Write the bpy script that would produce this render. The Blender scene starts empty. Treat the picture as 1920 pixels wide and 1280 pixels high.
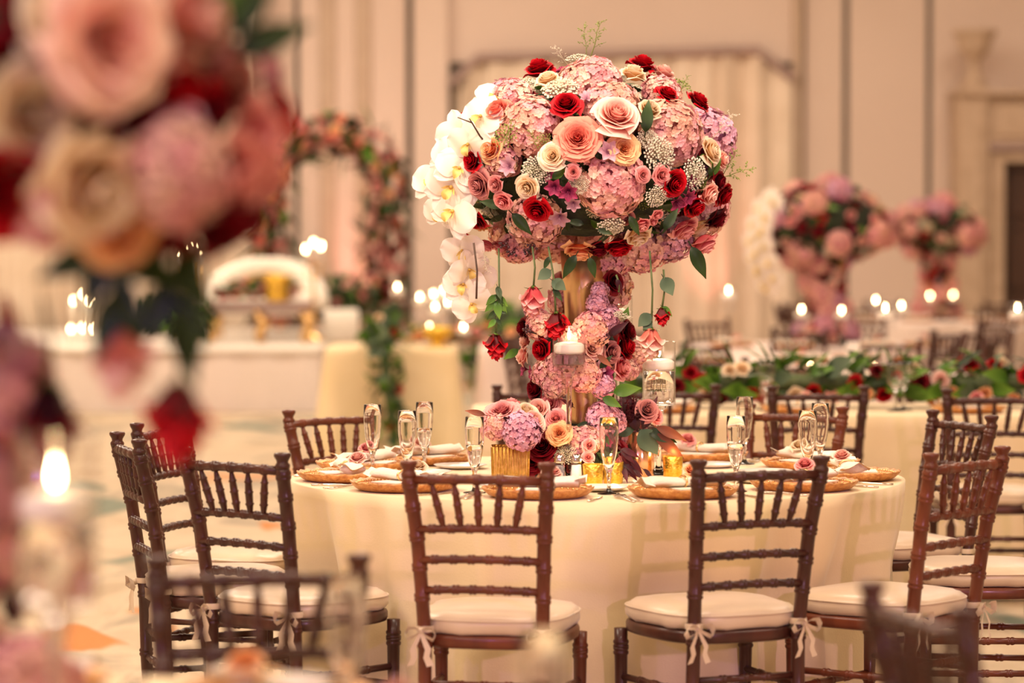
import bpy, math, random
from mathutils import Vector, Matrix, Quaternion
PI = math.pi
sc = bpy.context.scene
col = sc.collection
random.seed(7)

# ------------------------------------------------------------------ camera
CAMZ = 1.46
FPX = 5600.0
HOR = 458.0
cam_d = bpy.data.cameras.new('camera')
cam = bpy.data.objects.new('camera', cam_d)
col.objects.link(cam)
cam_d.sensor_width = 36.0
cam_d.lens = 36.0 * FPX / 1920.0
PITCH = math.atan((640 - HOR) / FPX)
cam.location = (0, 0, CAMZ)
cam.rotation_euler = (PI / 2 - PITCH, 0, 0)
cam_d.dof.use_dof = True
cam_d.dof.focus_distance = 8.75
cam_d.dof.aperture_fstop = 2.0
cam_d.dof.aperture_blades = 0
cam_d.clip_end = 200
sc.camera = cam

# ------------------------------------------------------------------ world, light, exposure
w = bpy.data.worlds.new('world'); sc.world = w; w.use_nodes = True
w.node_tree.nodes['Background'].inputs[0].default_value = (1.0, 0.80, 0.62, 1)
w.node_tree.nodes['Background'].inputs[1].default_value = 0.15
vs = sc.view_settings
vs.view_transform = 'Standard'; vs.look = 'None'; vs.gamma = 1.0; vs.use_curve_mapping = False
vs.exposure = 0.98

def area(name, loc, rot, size, power, color):
    l = bpy.data.lights.new(name, 'AREA'); l.shape = 'SQUARE'; l.size = size
    l.energy = power; l.color = color
    o = bpy.data.objects.new(name, l); col.objects.link(o)
    o.location = loc; o.rotation_euler = rot
    return o
def spot(name, loc, target, power, color, angle=40, blend=0.6, radius=0.1):
    l = bpy.data.lights.new(name, 'SPOT'); l.energy = power; l.color = color
    l.spot_size = math.radians(angle); l.spot_blend = blend; l.shadow_soft_size = radius
    o = bpy.data.objects.new(name, l); col.objects.link(o)
    o.location = loc
    o.rotation_euler = (Vector(target) - Vector(loc)).to_track_quat('-Z', 'Y').to_euler()
    return o
WARM = (1.0, 0.82, 0.645)
for cy in (0.5, 7.0, 14.0, 21.0, 28.0):
    for cx in (-5.0, 0.0, 5.0):
        area('ceiling_lamp', (cx, cy, 6.4), (0, 0, 0), 2.2, {-5.0: 150, 0.0: 105, 5.0: 70}[cx], WARM)
# pin spots on the track rail that pick out the centrepiece
spot('pin_spot', (-2.6, 4.2, 6.0), (0.25, 9.0, 1.5), 600, (1.0, 0.80, 0.62), 16, 0.7, 0.12)
spot('pin_spot', (2.2, 4.4, 6.2), (0.25, 9.0, 1.3), 620, (1.0, 0.80, 0.62), 18, 0.7, 0.12)
# violet dance-floor lamps behind the photographer
spot('violet_lamp', (-2.6, 0.4, 2.4), (-0.7, 7.0, 0.7), 100, (0.36, 0.20, 1.0), 44, 0.6, 0.08)
spot('violet_lamp', (2.6, 0.2, 1.9), (1.0, 8.7, 0.6), 260, (0.85, 0.46, 0.80), 34, 0.6, 0.07)

# ------------------------------------------------------------------ projection helper: a photo pixel at a given depth
def W(px, py, D):
    x = (px - 960) / FPX; y = -(py - 640) / FPX
    d = Vector((x, math.cos(PITCH) + y * math.sin(PITCH), y * math.cos(PITCH) - math.sin(PITCH)))
    return Vector((0, 0, CAMZ)) + d * (D / d.y)

# ------------------------------------------------------------------ mesh helpers
class MB:
    def __init__(s): s.v = []; s.f = []; s.mi = []; s.cm = 0
    def add(s, vs, fs):
        n = len(s.v); s.v += [tuple(p) for p in vs]
        for f in fs: s.f.append([i + n for i in f]); s.mi.append(s.cm)
    def box(s, x0, x1, y0, y1, z0, z1):
        s.add([(x0,y0,z0),(x1,y0,z0),(x1,y1,z0),(x0,y1,z0),(x0,y0,z1),(x1,y0,z1),(x1,y1,z1),(x0,y1,z1)],
              [(3,2,1,0),(4,5,6,7),(0,1,5,4),(1,2,6,5),(2,3,7,6),(3,0,4,7)])
    def bbox(s, x0, x1, y0, y1, z0, z1, b):
        # box with chamfered edges: three stacked outlines
        def ring(i, z): return [(x0+i,y0,z),(x1-i,y0,z),(x1,y0+i,z),(x1,y1-i,z),(x1-i,y1,z),(x0+i,y1,z),(x0,y1-i,z),(x0,y0+i,z)]
        def sm(i, z): return [(x0+2*i,y0+i,z),(x1-2*i,y0+i,z),(x1-i,y0+2*i,z),(x1-i,y1-2*i,z),(x1-2*i,y1-i,z),(x0+2*i,y1-i,z),(x0+i,y1-2*i,z),(x0+i,y0+2*i,z)]
        s.loft([sm(b,z0), ring(b,z0+b), ring(b,z1-b), sm(b,z1)], True, True)
    def loft(s, rings, cap0=False, cap1=False, closed=True):
        n = len(rings[0]); vs = [p for r in rings for p in r]; fs = []
        for i in range(len(rings)-1):
            for j in range(n if closed else n-1):
                k = (j+1) % n
                fs.append((i*n+j, i*n+k, (i+1)*n+k, (i+1)*n+j))
        if cap0: fs.append(tuple(reversed(range(n))))
        if cap1: fs.append(tuple(range((len(rings)-1)*n, len(rings)*n)))
        s.add(vs, fs)
    def lathe(s, prof, seg=24, c=(0,0,0), rip=0.0, nrip=0, cap0=True, cap1=True):
        rings = []
        for (r, z) in prof:
            rings.append([(c[0]+(r*(1+rip*math.cos(nrip*2*PI*j/seg)))*math.cos(2*PI*j/seg),
                           c[1]+(r*(1+rip*math.cos(nrip*2*PI*j/seg)))*math.sin(2*PI*j/seg), c[2]+z) for j in range(seg)])
        s.loft(rings, cap0, cap1)
    def tube(s, pts, rad, seg=8, cap=True):
        pts = [Vector(p) for p in pts]; rings = []
        if not isinstance(rad, (list, tuple)): rad = [rad]*len(pts)
        ref = None
        for i, p in enumerate(pts):
            a = pts[max(i-1,0)]; b = pts[min(i+1,len(pts)-1)]
            t = (b-a).normalized()
            if ref is None:
                ref = Vector((1,0,0)) if abs(t.x) < .8 else Vector((0,1,0))
            u = (ref - t*ref.dot(t)).normalized(); v = t.cross(u); ref = u
            rings.append([p + (u*math.cos(2*PI*j/seg)+v*math.sin(2*PI*j/seg))*rad[i] for j in range(seg)])
        s.loft(rings, cap, cap)
    def turned(s, path, prof, seg=10):
        # path: list of points; prof: list of (t along length, radius)
        path = [Vector(p) for p in path]
        L = [0]
        for a, b in zip(path, path[1:]): L.append(L[-1]+(b-a).length)
        pts = []; rr = []
        for t, r in prof:
            d = t*L[-1]
            for i in range(len(path)-1):
                if d <= L[i+1]+1e-9 or i == len(path)-2:
                    k = (d-L[i])/(L[i+1]-L[i]); pts.append(path[i].lerp(path[i+1], k)); break
            rr.append(r)
        s.tube(pts, rr, seg)
    def ribbon(s, pts, width, wdir):
        pts = [Vector(p) for p in pts]; wd = Vector(wdir).normalized()
        vs = []
        for i, p in enumerate(pts):
            wv = width[i] if isinstance(width, (list,tuple)) else width
            vs += [p - wd*wv/2, p + wd*wv/2]
        s.add(vs, [(2*i, 2*i+1, 2*i+3, 2*i+2) for i in range(len(pts)-1)])
    def grid(s, fn, nu, nv):
        vs = [fn(i/nu, j/nv) for j in range(nv+1) for i in range(nu+1)]
        s.add(vs, [(j*(nu+1)+i, j*(nu+1)+i+1, (j+1)*(nu+1)+i+1, (j+1)*(nu+1)+i) for j in range(nv) for i in range(nu)])
    def ball(s, c, r, seg=8, rings=5, sz=1.0):
        prof = [(max(1e-4, r*math.sin(PI*i/rings)), -r*sz*math.cos(PI*i/rings)) for i in range(rings+1)]
        s.lathe(prof, seg, c, cap0=False, cap1=False)
    def mesh(s, name, mats, smooth=True):
        m = bpy.data.meshes.new(name); m.from_pydata(s.v, [], s.f)
        for mt in (mats if isinstance(mats, (list,tuple)) else [mats]): m.materials.append(mt)
        if smooth: m.polygons.foreach_set('use_smooth', [True]*len(m.polygons))
        if any(s.mi): m.polygons.foreach_set('material_index', s.mi)
        m.update(); return m
    def build(s, name, mat, parent=None, loc=(0,0,0), smooth=True):
        return inst(name, s.mesh(name, mat, smooth), parent, loc)

def inst(name, mesh, parent=None, loc=(0,0,0), q=None, scale=1.0):
    o = bpy.data.objects.new(name, mesh); col.objects.link(o)
    o.parent = parent; o.location = loc
    if q is not None: o.rotation_mode = 'QUATERNION'; o.rotation_quaternion = q
    o.scale = scale if isinstance(scale, (tuple, list, Vector)) else (scale,)*3
    return o
def align(n, roll=0.0):
    return Vector(n).normalized().to_track_quat('Z', 'Y') @ Quaternion((0,0,1), roll)
def tag(o, label, cat, group=None):
    o['label'] = label; o['category'] = cat
    if group: o['group'] = group
    return o
def thing(name, label, cat, loc=(0,0,0), rz=0.0, group=None):
    o = bpy.data.objects.new(name, None); col.objects.link(o)
    o.empty_display_size = .1
    o.location = loc; o.rotation_euler = (0,0,rz)
    return tag(o, label, cat, group)
def structure(o): o['kind'] = 'structure'; return o
def copy_tree(o, parent=None):
    c = o.copy(); col.objects.link(c); c.parent = parent
    for ch in [x for x in CH.get(o, [])]: copy_tree(ch, c)
    return c
CH = {}
def note_children():
    CH.clear()
    for o in col.objects:
        if o.parent: CH.setdefault(o.parent, []).append(o)

# ------------------------------------------------------------------ materials
def srgb(r, g, b):
    f = lambda c: (c/255/12.92) if c/255 <= .04045 else ((c/255+.055)/1.055)**2.4
    return (f(r), f(g), f(b), 1)
def newmat(name):
    m = bpy.data.materials.new(name); m.use_nodes = True
    return m, m.node_tree.nodes, m.node_tree.links, m.node_tree.nodes['Principled BSDF']
def basic(name, c1, c2=None, rough=.5, metal=0.0, scale=8.0, detail=3.0, bump=0.0, bscale=40.0, stretch=(1,1,1), sheen=0.0, coat=0.0, spec=.5, lo=.35, hi=.65):
    m, N, L, p = newmat(name)
    p.inputs['Roughness'].default_value = rough; p.inputs['Metallic'].default_value = metal
    p.inputs['Specular IOR Level'].default_value = spec
    if sheen: p.inputs['Sheen Weight'].default_value = sheen
    if coat: p.inputs['Coat Weight'].default_value = coat; p.inputs['Coat Roughness'].default_value = .12
    tc = N.new('ShaderNodeTexCoord'); mp = N.new('ShaderNodeMapping'); mp.inputs['Scale'].default_value = stretch
    L.new(tc.outputs['Object'], mp.inputs['Vector'])
    nz = N.new('ShaderNodeTexNoise'); nz.inputs['Scale'].default_value = scale; nz.inputs['Detail'].default_value = detail
    L.new(mp.outputs[0], nz.inputs['Vector'])
    rp = N.new('ShaderNodeValToRGB'); rp.color_ramp.elements[0].color = c1; rp.color_ramp.elements[1].color = c2 or c1
    rp.color_ramp.elements[0].position = lo; rp.color_ramp.elements[1].position = hi
    L.new(nz.outputs['Fac'], rp.inputs['Fac']); L.new(rp.outputs['Color'], p.inputs['Base Color'])
    if bump:
        n2 = N.new('ShaderNodeTexNoise'); n2.inputs['Scale'].default_value = bscale; n2.inputs['Detail'].default_value = 4
        L.new(mp.outputs[0], n2.inputs['Vector'])
        b = N.new('ShaderNodeBump'); b.inputs['Strength'].default_value = bump; b.inputs['Distance'].default_value = .01
        L.new(n2.outputs['Fac'], b.inputs['Height']); L.new(b.outputs[0], p.inputs['Normal'])
    return m
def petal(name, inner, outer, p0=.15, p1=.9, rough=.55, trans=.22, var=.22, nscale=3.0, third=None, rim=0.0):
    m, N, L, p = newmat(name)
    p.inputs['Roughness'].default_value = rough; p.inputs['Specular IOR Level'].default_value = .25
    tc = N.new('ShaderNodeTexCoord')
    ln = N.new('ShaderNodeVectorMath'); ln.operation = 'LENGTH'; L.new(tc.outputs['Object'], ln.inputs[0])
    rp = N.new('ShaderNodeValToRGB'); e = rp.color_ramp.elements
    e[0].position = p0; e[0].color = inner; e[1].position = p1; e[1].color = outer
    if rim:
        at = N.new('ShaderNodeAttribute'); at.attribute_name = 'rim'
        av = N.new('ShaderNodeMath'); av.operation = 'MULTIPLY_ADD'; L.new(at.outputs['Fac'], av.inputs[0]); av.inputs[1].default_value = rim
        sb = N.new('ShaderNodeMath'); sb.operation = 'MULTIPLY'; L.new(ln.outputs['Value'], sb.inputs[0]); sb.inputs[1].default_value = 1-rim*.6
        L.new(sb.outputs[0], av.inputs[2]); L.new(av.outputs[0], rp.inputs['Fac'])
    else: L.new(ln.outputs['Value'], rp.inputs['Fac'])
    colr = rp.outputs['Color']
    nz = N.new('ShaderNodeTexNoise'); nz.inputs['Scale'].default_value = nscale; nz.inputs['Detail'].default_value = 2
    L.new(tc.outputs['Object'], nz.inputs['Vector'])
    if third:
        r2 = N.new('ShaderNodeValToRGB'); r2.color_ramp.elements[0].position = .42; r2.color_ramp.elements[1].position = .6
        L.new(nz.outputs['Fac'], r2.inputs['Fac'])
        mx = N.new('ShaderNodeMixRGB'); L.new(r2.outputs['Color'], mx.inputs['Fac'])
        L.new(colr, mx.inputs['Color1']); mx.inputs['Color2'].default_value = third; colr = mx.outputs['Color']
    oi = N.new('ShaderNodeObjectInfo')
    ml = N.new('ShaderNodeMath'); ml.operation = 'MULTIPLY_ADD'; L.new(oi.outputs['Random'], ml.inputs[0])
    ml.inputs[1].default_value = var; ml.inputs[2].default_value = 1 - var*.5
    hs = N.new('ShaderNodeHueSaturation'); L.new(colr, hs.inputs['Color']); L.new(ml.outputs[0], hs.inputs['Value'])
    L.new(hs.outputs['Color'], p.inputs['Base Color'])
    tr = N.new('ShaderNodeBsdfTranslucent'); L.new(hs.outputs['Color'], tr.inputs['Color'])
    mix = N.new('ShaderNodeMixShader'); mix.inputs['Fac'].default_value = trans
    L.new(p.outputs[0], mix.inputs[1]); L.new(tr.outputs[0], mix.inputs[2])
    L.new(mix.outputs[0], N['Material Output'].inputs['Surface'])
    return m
def glass(name, color=(1,1,1,1), ior=1.45, rough=0.0):
    m, N, L, p = newmat(name)
    p.inputs['Base Color'].default_value = color; p.inputs['Transmission Weight'].default_value = 1.0
    p.inputs['Roughness'].default_value = rough; p.inputs['IOR'].default_value = ior
    return m
def thinglass(name, tint=(1,1,1,1)):
    m, N, L, p = newmat(name)
    t = N.new('ShaderNodeBsdfTransparent'); t.inputs['Color'].default_value = tint
    g = N.new('ShaderNodeBsdfGlossy'); g.inputs['Roughness'].default_value = .03
    lw = N.new('ShaderNodeLayerWeight'); pw = N.new('ShaderNodeMath'); pw.operation = 'POWER'; L.new(lw.outputs['Facing'], pw.inputs[0]); pw.inputs[1].default_value = 4.0
    fr = N.new('ShaderNodeMath'); fr.operation = 'MULTIPLY_ADD'; L.new(pw.outputs[0], fr.inputs[0]); fr.inputs[1].default_value = .80; fr.inputs[2].default_value = .035
    mx = N.new('ShaderNodeMixShader'); L.new(fr.outputs[0], mx.inputs[0]); L.new(t.outputs[0], mx.inputs[1]); L.new(g.outputs[0], mx.inputs[2])
    L.new(mx.outputs[0], N['Material Output'].inputs['Surface'])
    return m
def emit(name, color, strength):
    m, N, L, p = newmat(name)
    p.inputs['Base Color'].default_value = color
    p.inputs['Emission Color'].default_value = color; p.inputs['Emission Strength'].default_value = strength
    return m

M = {}
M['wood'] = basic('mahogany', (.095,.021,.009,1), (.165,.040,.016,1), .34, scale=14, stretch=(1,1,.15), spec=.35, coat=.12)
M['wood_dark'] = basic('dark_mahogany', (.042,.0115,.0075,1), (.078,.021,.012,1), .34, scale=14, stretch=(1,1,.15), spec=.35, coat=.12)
M['satin'] = basic('ivory_satin', (.62,.47,.31,1), (.70,.55,.38,1), .34, scale=5, sheen=.3, bump=.15, bscale=18)
M['cloth'] = basic('cream_linen', (.80,.62,.36,1), (.84,.67,.42,1), .62, scale=2.2, sheen=.25, bump=.08, bscale=220)
M['cloth_yellow'] = basic('golden_linen', (.80,.62,.34,1), (.84,.67,.40,1), .62, scale=2.2, sheen=.2)
M['cloth_blush'] = basic('blush_linen', (.78,.62,.55,1), (.82,.68,.60,1), .62, scale=2.2, sheen=.2)
M['napkin'] = basic('napkin_linen', (.80,.70,.58,1), (.85,.77,.66,1), .7, scale=9, bump=.2, bscale=160)
M['card'] = basic('menu_paper', (.80,.73,.62,1), (.84,.78,.68,1), .7, scale=20)
M['china'] = basic('white_china', (.80,.76,.70,1), (.82,.78,.72,1), .18, scale=4)
M['charger'] = basic('amber_glass_charger', (.52,.20,.055,1), (.74,.37,.12,1), .28, metal=.35, scale=60, bump=.5, bscale=150)
M['gold'] = basic('brushed_gold', (.80,.50,.20,1), (.88,.60,.28,1), .24, metal=1, scale=20, stretch=(1,1,.1))
M['vase_gold'] = basic('satin_gold_vase', (.78,.50,.22,1), (.84,.58,.30,1), .30, metal=.9, scale=6, stretch=(3,3,.2))
M['mercury'] = basic('mercury_glass_gold', (.78,.44,.04,1), (.92,.66,.12,1), .22, metal=.9, scale=110, bump=.3, bscale=120)
M['rosegold'] = basic('rose_gold_mercury', (.62,.30,.16,1), (.90,.55,.33,1), .18, metal=.95, scale=26, stretch=(1,1,.3), bump=.15, bscale=60)
M['ribgold'] = basic('ribbed_gold_glass', (.50,.27,.05,1), (.70,.42,.10,1), .28, metal=.85, scale=60, bump=.15, bscale=160)
M['steel'] = basic('polished_flatware', (.62,.55,.47,1), (.70,.62,.53,1), .16, metal=1, scale=5)
M['glass'] = glass('clear_glass')
M['water'] = glass('water', (1,.99,.98,1), 1.33)
M['thinglass'] = thinglass('thin_glass')
M['wax'] = basic('white_wax', (.86,.80,.72,1), (.90,.85,.78,1), .45, scale=6)
M['wick'] = basic('wick', (.02,.015,.01,1), (.04,.03,.02,1), .9)
M['flame'] = emit('flame', (1.0, .70, .34, 1), 38)
M['glow'] = emit('votive_flame', (1.0, .62, .20, 1), 25)
M['salt'] = basic('salt', (.80,.78,.76,1), (.86,.84,.82,1), .9, scale=300)
M['pepper'] = basic('pepper', (.10,.08,.08,1), (.30,.27,.27,1), .9, scale=300)
M['chrome'] = basic('chrome_cap', (.70,.68,.66,1), (.75,.73,.70,1), .12, metal=1)
M['foam'] = basic('dark_moss', (.012,.018,.008,1), (.03,.04,.015,1), .9, scale=30, bump=.6, bscale=60)
M['stem'] = basic('green_stem', (.06,.09,.025,1), (.11,.15,.045,1), .55, scale=30)
M['twig'] = basic('brown_twig', (.05,.025,.015,1), (.09,.045,.025,1), .7, scale=30)
M['lime'] = petal('lime_sprig', srgb(120,140,55), srgb(150,165,85), trans=.2)
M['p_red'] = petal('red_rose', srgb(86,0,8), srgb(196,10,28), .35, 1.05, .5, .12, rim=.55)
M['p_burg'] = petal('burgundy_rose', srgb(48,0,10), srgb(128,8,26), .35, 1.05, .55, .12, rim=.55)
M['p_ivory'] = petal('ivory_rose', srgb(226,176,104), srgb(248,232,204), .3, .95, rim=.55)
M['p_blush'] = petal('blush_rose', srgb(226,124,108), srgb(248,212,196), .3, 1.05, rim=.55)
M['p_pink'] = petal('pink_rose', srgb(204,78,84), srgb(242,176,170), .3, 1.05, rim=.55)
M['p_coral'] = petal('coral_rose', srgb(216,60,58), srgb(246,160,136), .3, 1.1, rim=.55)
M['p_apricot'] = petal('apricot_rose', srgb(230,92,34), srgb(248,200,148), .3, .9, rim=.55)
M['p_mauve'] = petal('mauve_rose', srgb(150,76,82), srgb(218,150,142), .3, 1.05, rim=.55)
M['p_hyd'] = petal('pink_hydrangea', srgb(176,100,104), srgb(238,172,174), .72, .98, nscale=1.5, third=srgb(240,198,178), trans=.18)  # hydrangeas: dark inner tone paints the shade in gaps between florets
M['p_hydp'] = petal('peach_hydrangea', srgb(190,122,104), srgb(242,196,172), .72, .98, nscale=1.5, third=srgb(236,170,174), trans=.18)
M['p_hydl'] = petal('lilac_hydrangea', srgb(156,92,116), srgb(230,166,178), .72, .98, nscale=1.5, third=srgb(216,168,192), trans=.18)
M['p_orch'] = petal('white_orchid', srgb(246,236,214), srgb(250,240,230), .1, .8, .5, .3, var=.06)
M['p_lip'] = petal('orchid_lip', srgb(190,130,30), srgb(240,214,130), .05, .35, .5, .2)
M['p_mag'] = petal('magenta_freesia', srgb(120,30,70), srgb(190,70,110), .2, 1.0)
M['p_lilac'] = petal('lilac_freesia', srgb(180,124,144), srgb(226,182,190), .2, 1.0)
M['p_fill'] = petal('white_filler', srgb(200,190,160), srgb(232,224,204), .2, 1.0)
M['p_leaf'] = petal('green_leaf', srgb(28,44,16), srgb(52,72,30), .1, 1.0, .42, .15, var=.5)
M['p_leafb'] = petal('bright_leaf', srgb(54,92,26), srgb(104,142,52), .1, 1.0, .42, .2, var=.5)
M['p_leafg'] = petal('grey_green_leaf', srgb(58,78,56), srgb(100,118,90), .1, 1.0, .5, .2, var=.35)
M['p_leafd'] = petal('burgundy_leaf', srgb(48,14,20), srgb(84,28,36), .1, 1.0, .45, .15, var=.4)
M['p_leafr'] = petal('russet_leaf', srgb(92,44,28), srgb(150,86,58), .1, 1.0, .5, .2, var=.4)
M['berry'] = basic('dark_berry', (.03,.006,.010,1), (.06,.010,.016,1), .35)
M['wall'] = basic('warm_white_wall', (.70,.55,.46,1), (.73,.58,.49,1), .8, scale=.6)
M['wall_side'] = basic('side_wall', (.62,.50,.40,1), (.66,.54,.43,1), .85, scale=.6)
M['joint'] = basic('panel_joint', (.13,.11,.09,1), (.16,.13,.10,1), .7)
M['soft_line'] = basic('soft_wall_line', (.52,.38,.28,1), (.56,.42,.31,1), .7)  # darker strip tone, also used for the painted recess shadow line
M['drape'] = basic('cream_drape', (.74,.60,.46,1), (.80,.66,.52,1), .75, scale=3, sheen=.2)
M['trim'] = basic('taupe_moulding', (.34,.24,.21,1), (.40,.28,.25,1), .6, scale=4)
M['stone'] = basic('cast_stone', (.50,.36,.25,1), (.58,.43,.31,1), .75, scale=7, bump=.1)
M['door'] = basic('dark_door', (.055,.022,.012,1), (.085,.034,.018,1), .45, scale=6, stretch=(1,1,.1))
M['ceil'] = basic('ceiling_paint', (.74,.66,.56,1), (.77,.69,.59,1), .9)
M['skirt'] = basic('white_stage_skirt', (.74,.64,.58,1), (.78,.68,.62,1), .75, scale=1)
M['stage'] = basic('white_stage_top', (.78,.72,.64,1), (.82,.76,.68,1), .4, scale=1)
M['uphol'] = basic('white_upholstery', (.80,.74,.64,1), (.84,.78,.69,1), .6, scale=5)
M['black'] = basic('black_metal', (.02,.02,.022,1), (.03,.03,.032,1), .5)
M['lens'] = emit('uplight_lens', (1.0,.35,.25,1), 6)
# carpet
def carpet():
    m, N, L, p = newmat('ballroom_carpet'); p.inputs['Roughness'].default_value = .95; p.inputs['Specular IOR Level'].default_value = .1
    tc = N.new('ShaderNodeTexCoord'); mp = N.new('ShaderNodeMapping'); mp.inputs['Scale'].default_value = (.9,.42,1)
    L.new(tc.outputs['Object'], mp.inputs['Vector'])
    def noise(s, d, rough=.5, dist=0, off=0):
        n = N.new('ShaderNodeTexNoise'); n.inputs['Scale'].default_value = s; n.inputs['Detail'].default_value = d
        n.inputs['Distortion'].default_value = dist
        mm = N.new('ShaderNodeMapping'); mm.inputs['Location'].default_value = (off, off*1.7, 0); L.new(mp.outputs[0], mm.inputs['Vector'])
        L.new(mm.outputs[0], n.inputs['Vector']); return n.outputs['Fac']
    def ramp(fac, stops):
        r = N.new('ShaderNodeValToRGB'); e = r.color_ramp.elements
        e[0].position, e[0].color = stops[0]; e[1].position, e[1].color = stops[-1]
        for pos, c in stops[1:-1]:
            x = e.new(pos); x.color = c
        L.new(fac, r.inputs['Fac']); return r.outputs['Color']
    base = ramp(noise(1.6, 3, dist=1.2), [(.35, srgb(192,172,146)), (.52, srgb(212,192,166)), (.62, srgb(176,162,142))])
    teal = ramp(noise(.9, 2, dist=1.6, off=3.3), [(.60, (0,0,0,1)), (.66, (.8,.8,.8,1))])
    rust = ramp(noise(1.0, 2, dist=1.4, off=9.1), [(.645, (0,0,0,1)), (.69, (.9,.9,.9,1))])
    mx = N.new('ShaderNodeMixRGB'); L.new(teal, mx.inputs[0]); L.new(base, mx.inputs[1]); mx.inputs[2].default_value = srgb(110,128,116)
    m2 = N.new('ShaderNodeMixRGB'); L.new(rust, m2.inputs[0]); L.new(mx.outputs[0], m2.inputs[1]); m2.inputs[2].default_value = srgb(206,132,72)
    pile = N.new('ShaderNodeTexNoise'); pile.inputs['Scale'].default_value = 160; L.new(tc.outputs['Object'], pile.inputs['Vector'])
    m3 = N.new('ShaderNodeMixRGB'); m3.blend_type = 'MULTIPLY'; m3.inputs[0].default_value = .35; L.new(m2.outputs[0], m3.inputs[1]); L.new(pile.outputs['Color'], m3.inputs[2])
    L.new(m3.outputs[0], p.inputs['Base Color'])
    b = N.new('ShaderNodeBump'); b.inputs['Strength'].default_value = .4; b.inputs['Distance'].default_value = .004
    L.new(pile.outputs['Fac'], b.inputs['Height']); L.new(b.outputs[0], p.inputs['Normal'])
    return m
M['carpet'] = carpet()

# ------------------------------------------------------------------ the room
def PX(px, D): return (px - 960) / FPX * D
WY = 33.0
RX0, RX1, RY0, HC = -9.5, 9.5, -4.5, 6.5
b = MB(); b.box(RX0-.2, RX1+.2, RY0-.2, WY+.6, -.1, 0); structure(b.build('floor', M['carpet'], smooth=False))
b = MB(); b.box(RX0-.2, RX1+.2, RY0-.2, WY+.6, HC, HC+.1); structure(b.build('ceiling', M['ceil'], smooth=False))
b = MB(); b.box(RX0-.2, RX0, RY0, WY+.6, 0, HC); structure(b.build('wall_left', M['wall_side'], smooth=False))
b = MB(); b.box(RX1, RX1+.2, RY0, WY+.6, 0, HC); structure(b.build('wall_right', M['wall_side'], smooth=False))
b = MB(); b.box(RX0, RX1, RY0-.2, RY0, 0, HC); structure(b.build('wall_front', M['wall_side'], smooth=False))
b = MB(); b.box(RX0, RX1, WY+.06, WY+.5, 0, HC); wall_back = structure(b.build('wall_back', M['joint'], smooth=False))
# wall panels with open dark joints between them
edges = [RX0] + [PX(p, WY) for p in (-380, -120, 140, 400)]
panels = []
def panel(x0, x1, z0, z1, y=WY, g=.018):
    m = MB(); m.bbox(x0+g, x1-g, y, WY+.06, z0, z1, .008)
    return m.build('panel', M['wall'], wall_back, smooth=False)
xs = [RX0, PX(-240, WY), PX(20, WY), PX(280, WY), PX(557, WY), PX(767, WY)]
for a, c in zip(xs, xs[1:]): panel(a, c, 0, HC, g=.03)
for p in (470, 615, 682):
    m = MB(); x = PX(p, WY); m.bbox(x-.09, x+.09, WY-.035, WY, 0, HC, .012); m.build('wall_strip', M['soft_line' if p != 470 else 'wall'], wall_back, smooth=False)  # raised strips on the wall, some in the darker tone
m = MB(); m.bbox(PX(776, WY), PX(842, WY), WY-.16, WY+.06, 0, HC, .02); m.build('pilaster', M['wall'], wall_back, smooth=False)
panel(PX(842, WY), PX(1492, WY), 3.46, HC, y=WY-.02, g=0)           # above the draped window
m = MB(); m.bbox(PX(1484, WY), PX(1502, WY), WY-.1, WY, 0, HC, .01); m.build('jamb', M['soft_line'], wall_back, smooth=False)  # darker strip that paints the shadow line at the recess edge
for a, c, g in ((1502, 1585, .035), (1585, 1741, .035), (1741, 1960, .03), (1960, 2220, .03), (2220, 2527, .03)):
    panel(PX(a, WY), min(PX(c, WY), RX1), 0, HC, g=g)
# taupe moulding round the draped window head; recess shadow painted into its colour
pts = [W(x, y, WY-.18) for x, y in ((846, 158), (897, 108), (1160, 101), (1420, 94), (1488, 148))]
m = MB(); m.tube(pts, [.055]*5, 6); structure(m.build('trim_1', M['trim'], smooth=False))
# pleated drapes
def drape(name, px0, px1, D, top, z0, folds, amp, label=None):
    x0, x1 = PX(px0, D), PX(px1, D); n = folds*10
    m = MB()
    def f(u, v):
        x = x0 + (x1-x0)*u; zt = top(u)
        ph = u*folds*2*PI + 1.3*math.sin(u*17) + .6*math.sin(u*41)
        a = amp*(.6+.4*math.sin(u*23+1))
        return (x + .25*a*math.sin(ph*2), D + a*math.sin(ph)*(.75+.25*(1-v)), z0 + (zt-z0)*v)
    m.grid(f, n, 6)
    return m.build(name, M['drape'])
topz = [W(x, y, WY-.1).z for x, y in ((846, 158), (897, 108), (1420, 94), (1488, 148))]
def wtop(u):
    px = 850 + u*636
    if px < 897: return topz[0] + (topz[1]-topz[0])*(px-846)/51
    if px < 1420: return topz[1] + (topz[2]-topz[1])*(px-897)/523
    return topz[2] + (topz[3]-topz[2])*(px-1420)/68
o = drape('curtain', 852, 1484, WY-.13, wtop, .02, 13, .13)
tag(o, 'long pleated cream curtain hanging in the arched window recess', 'curtain')
o = drape('curtain', -300, 470, 32.3, lambda u: 4.6, .02, 30, .10)
tag(o, 'pleated cream backdrop drape hanging behind the white stage', 'curtain')
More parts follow.
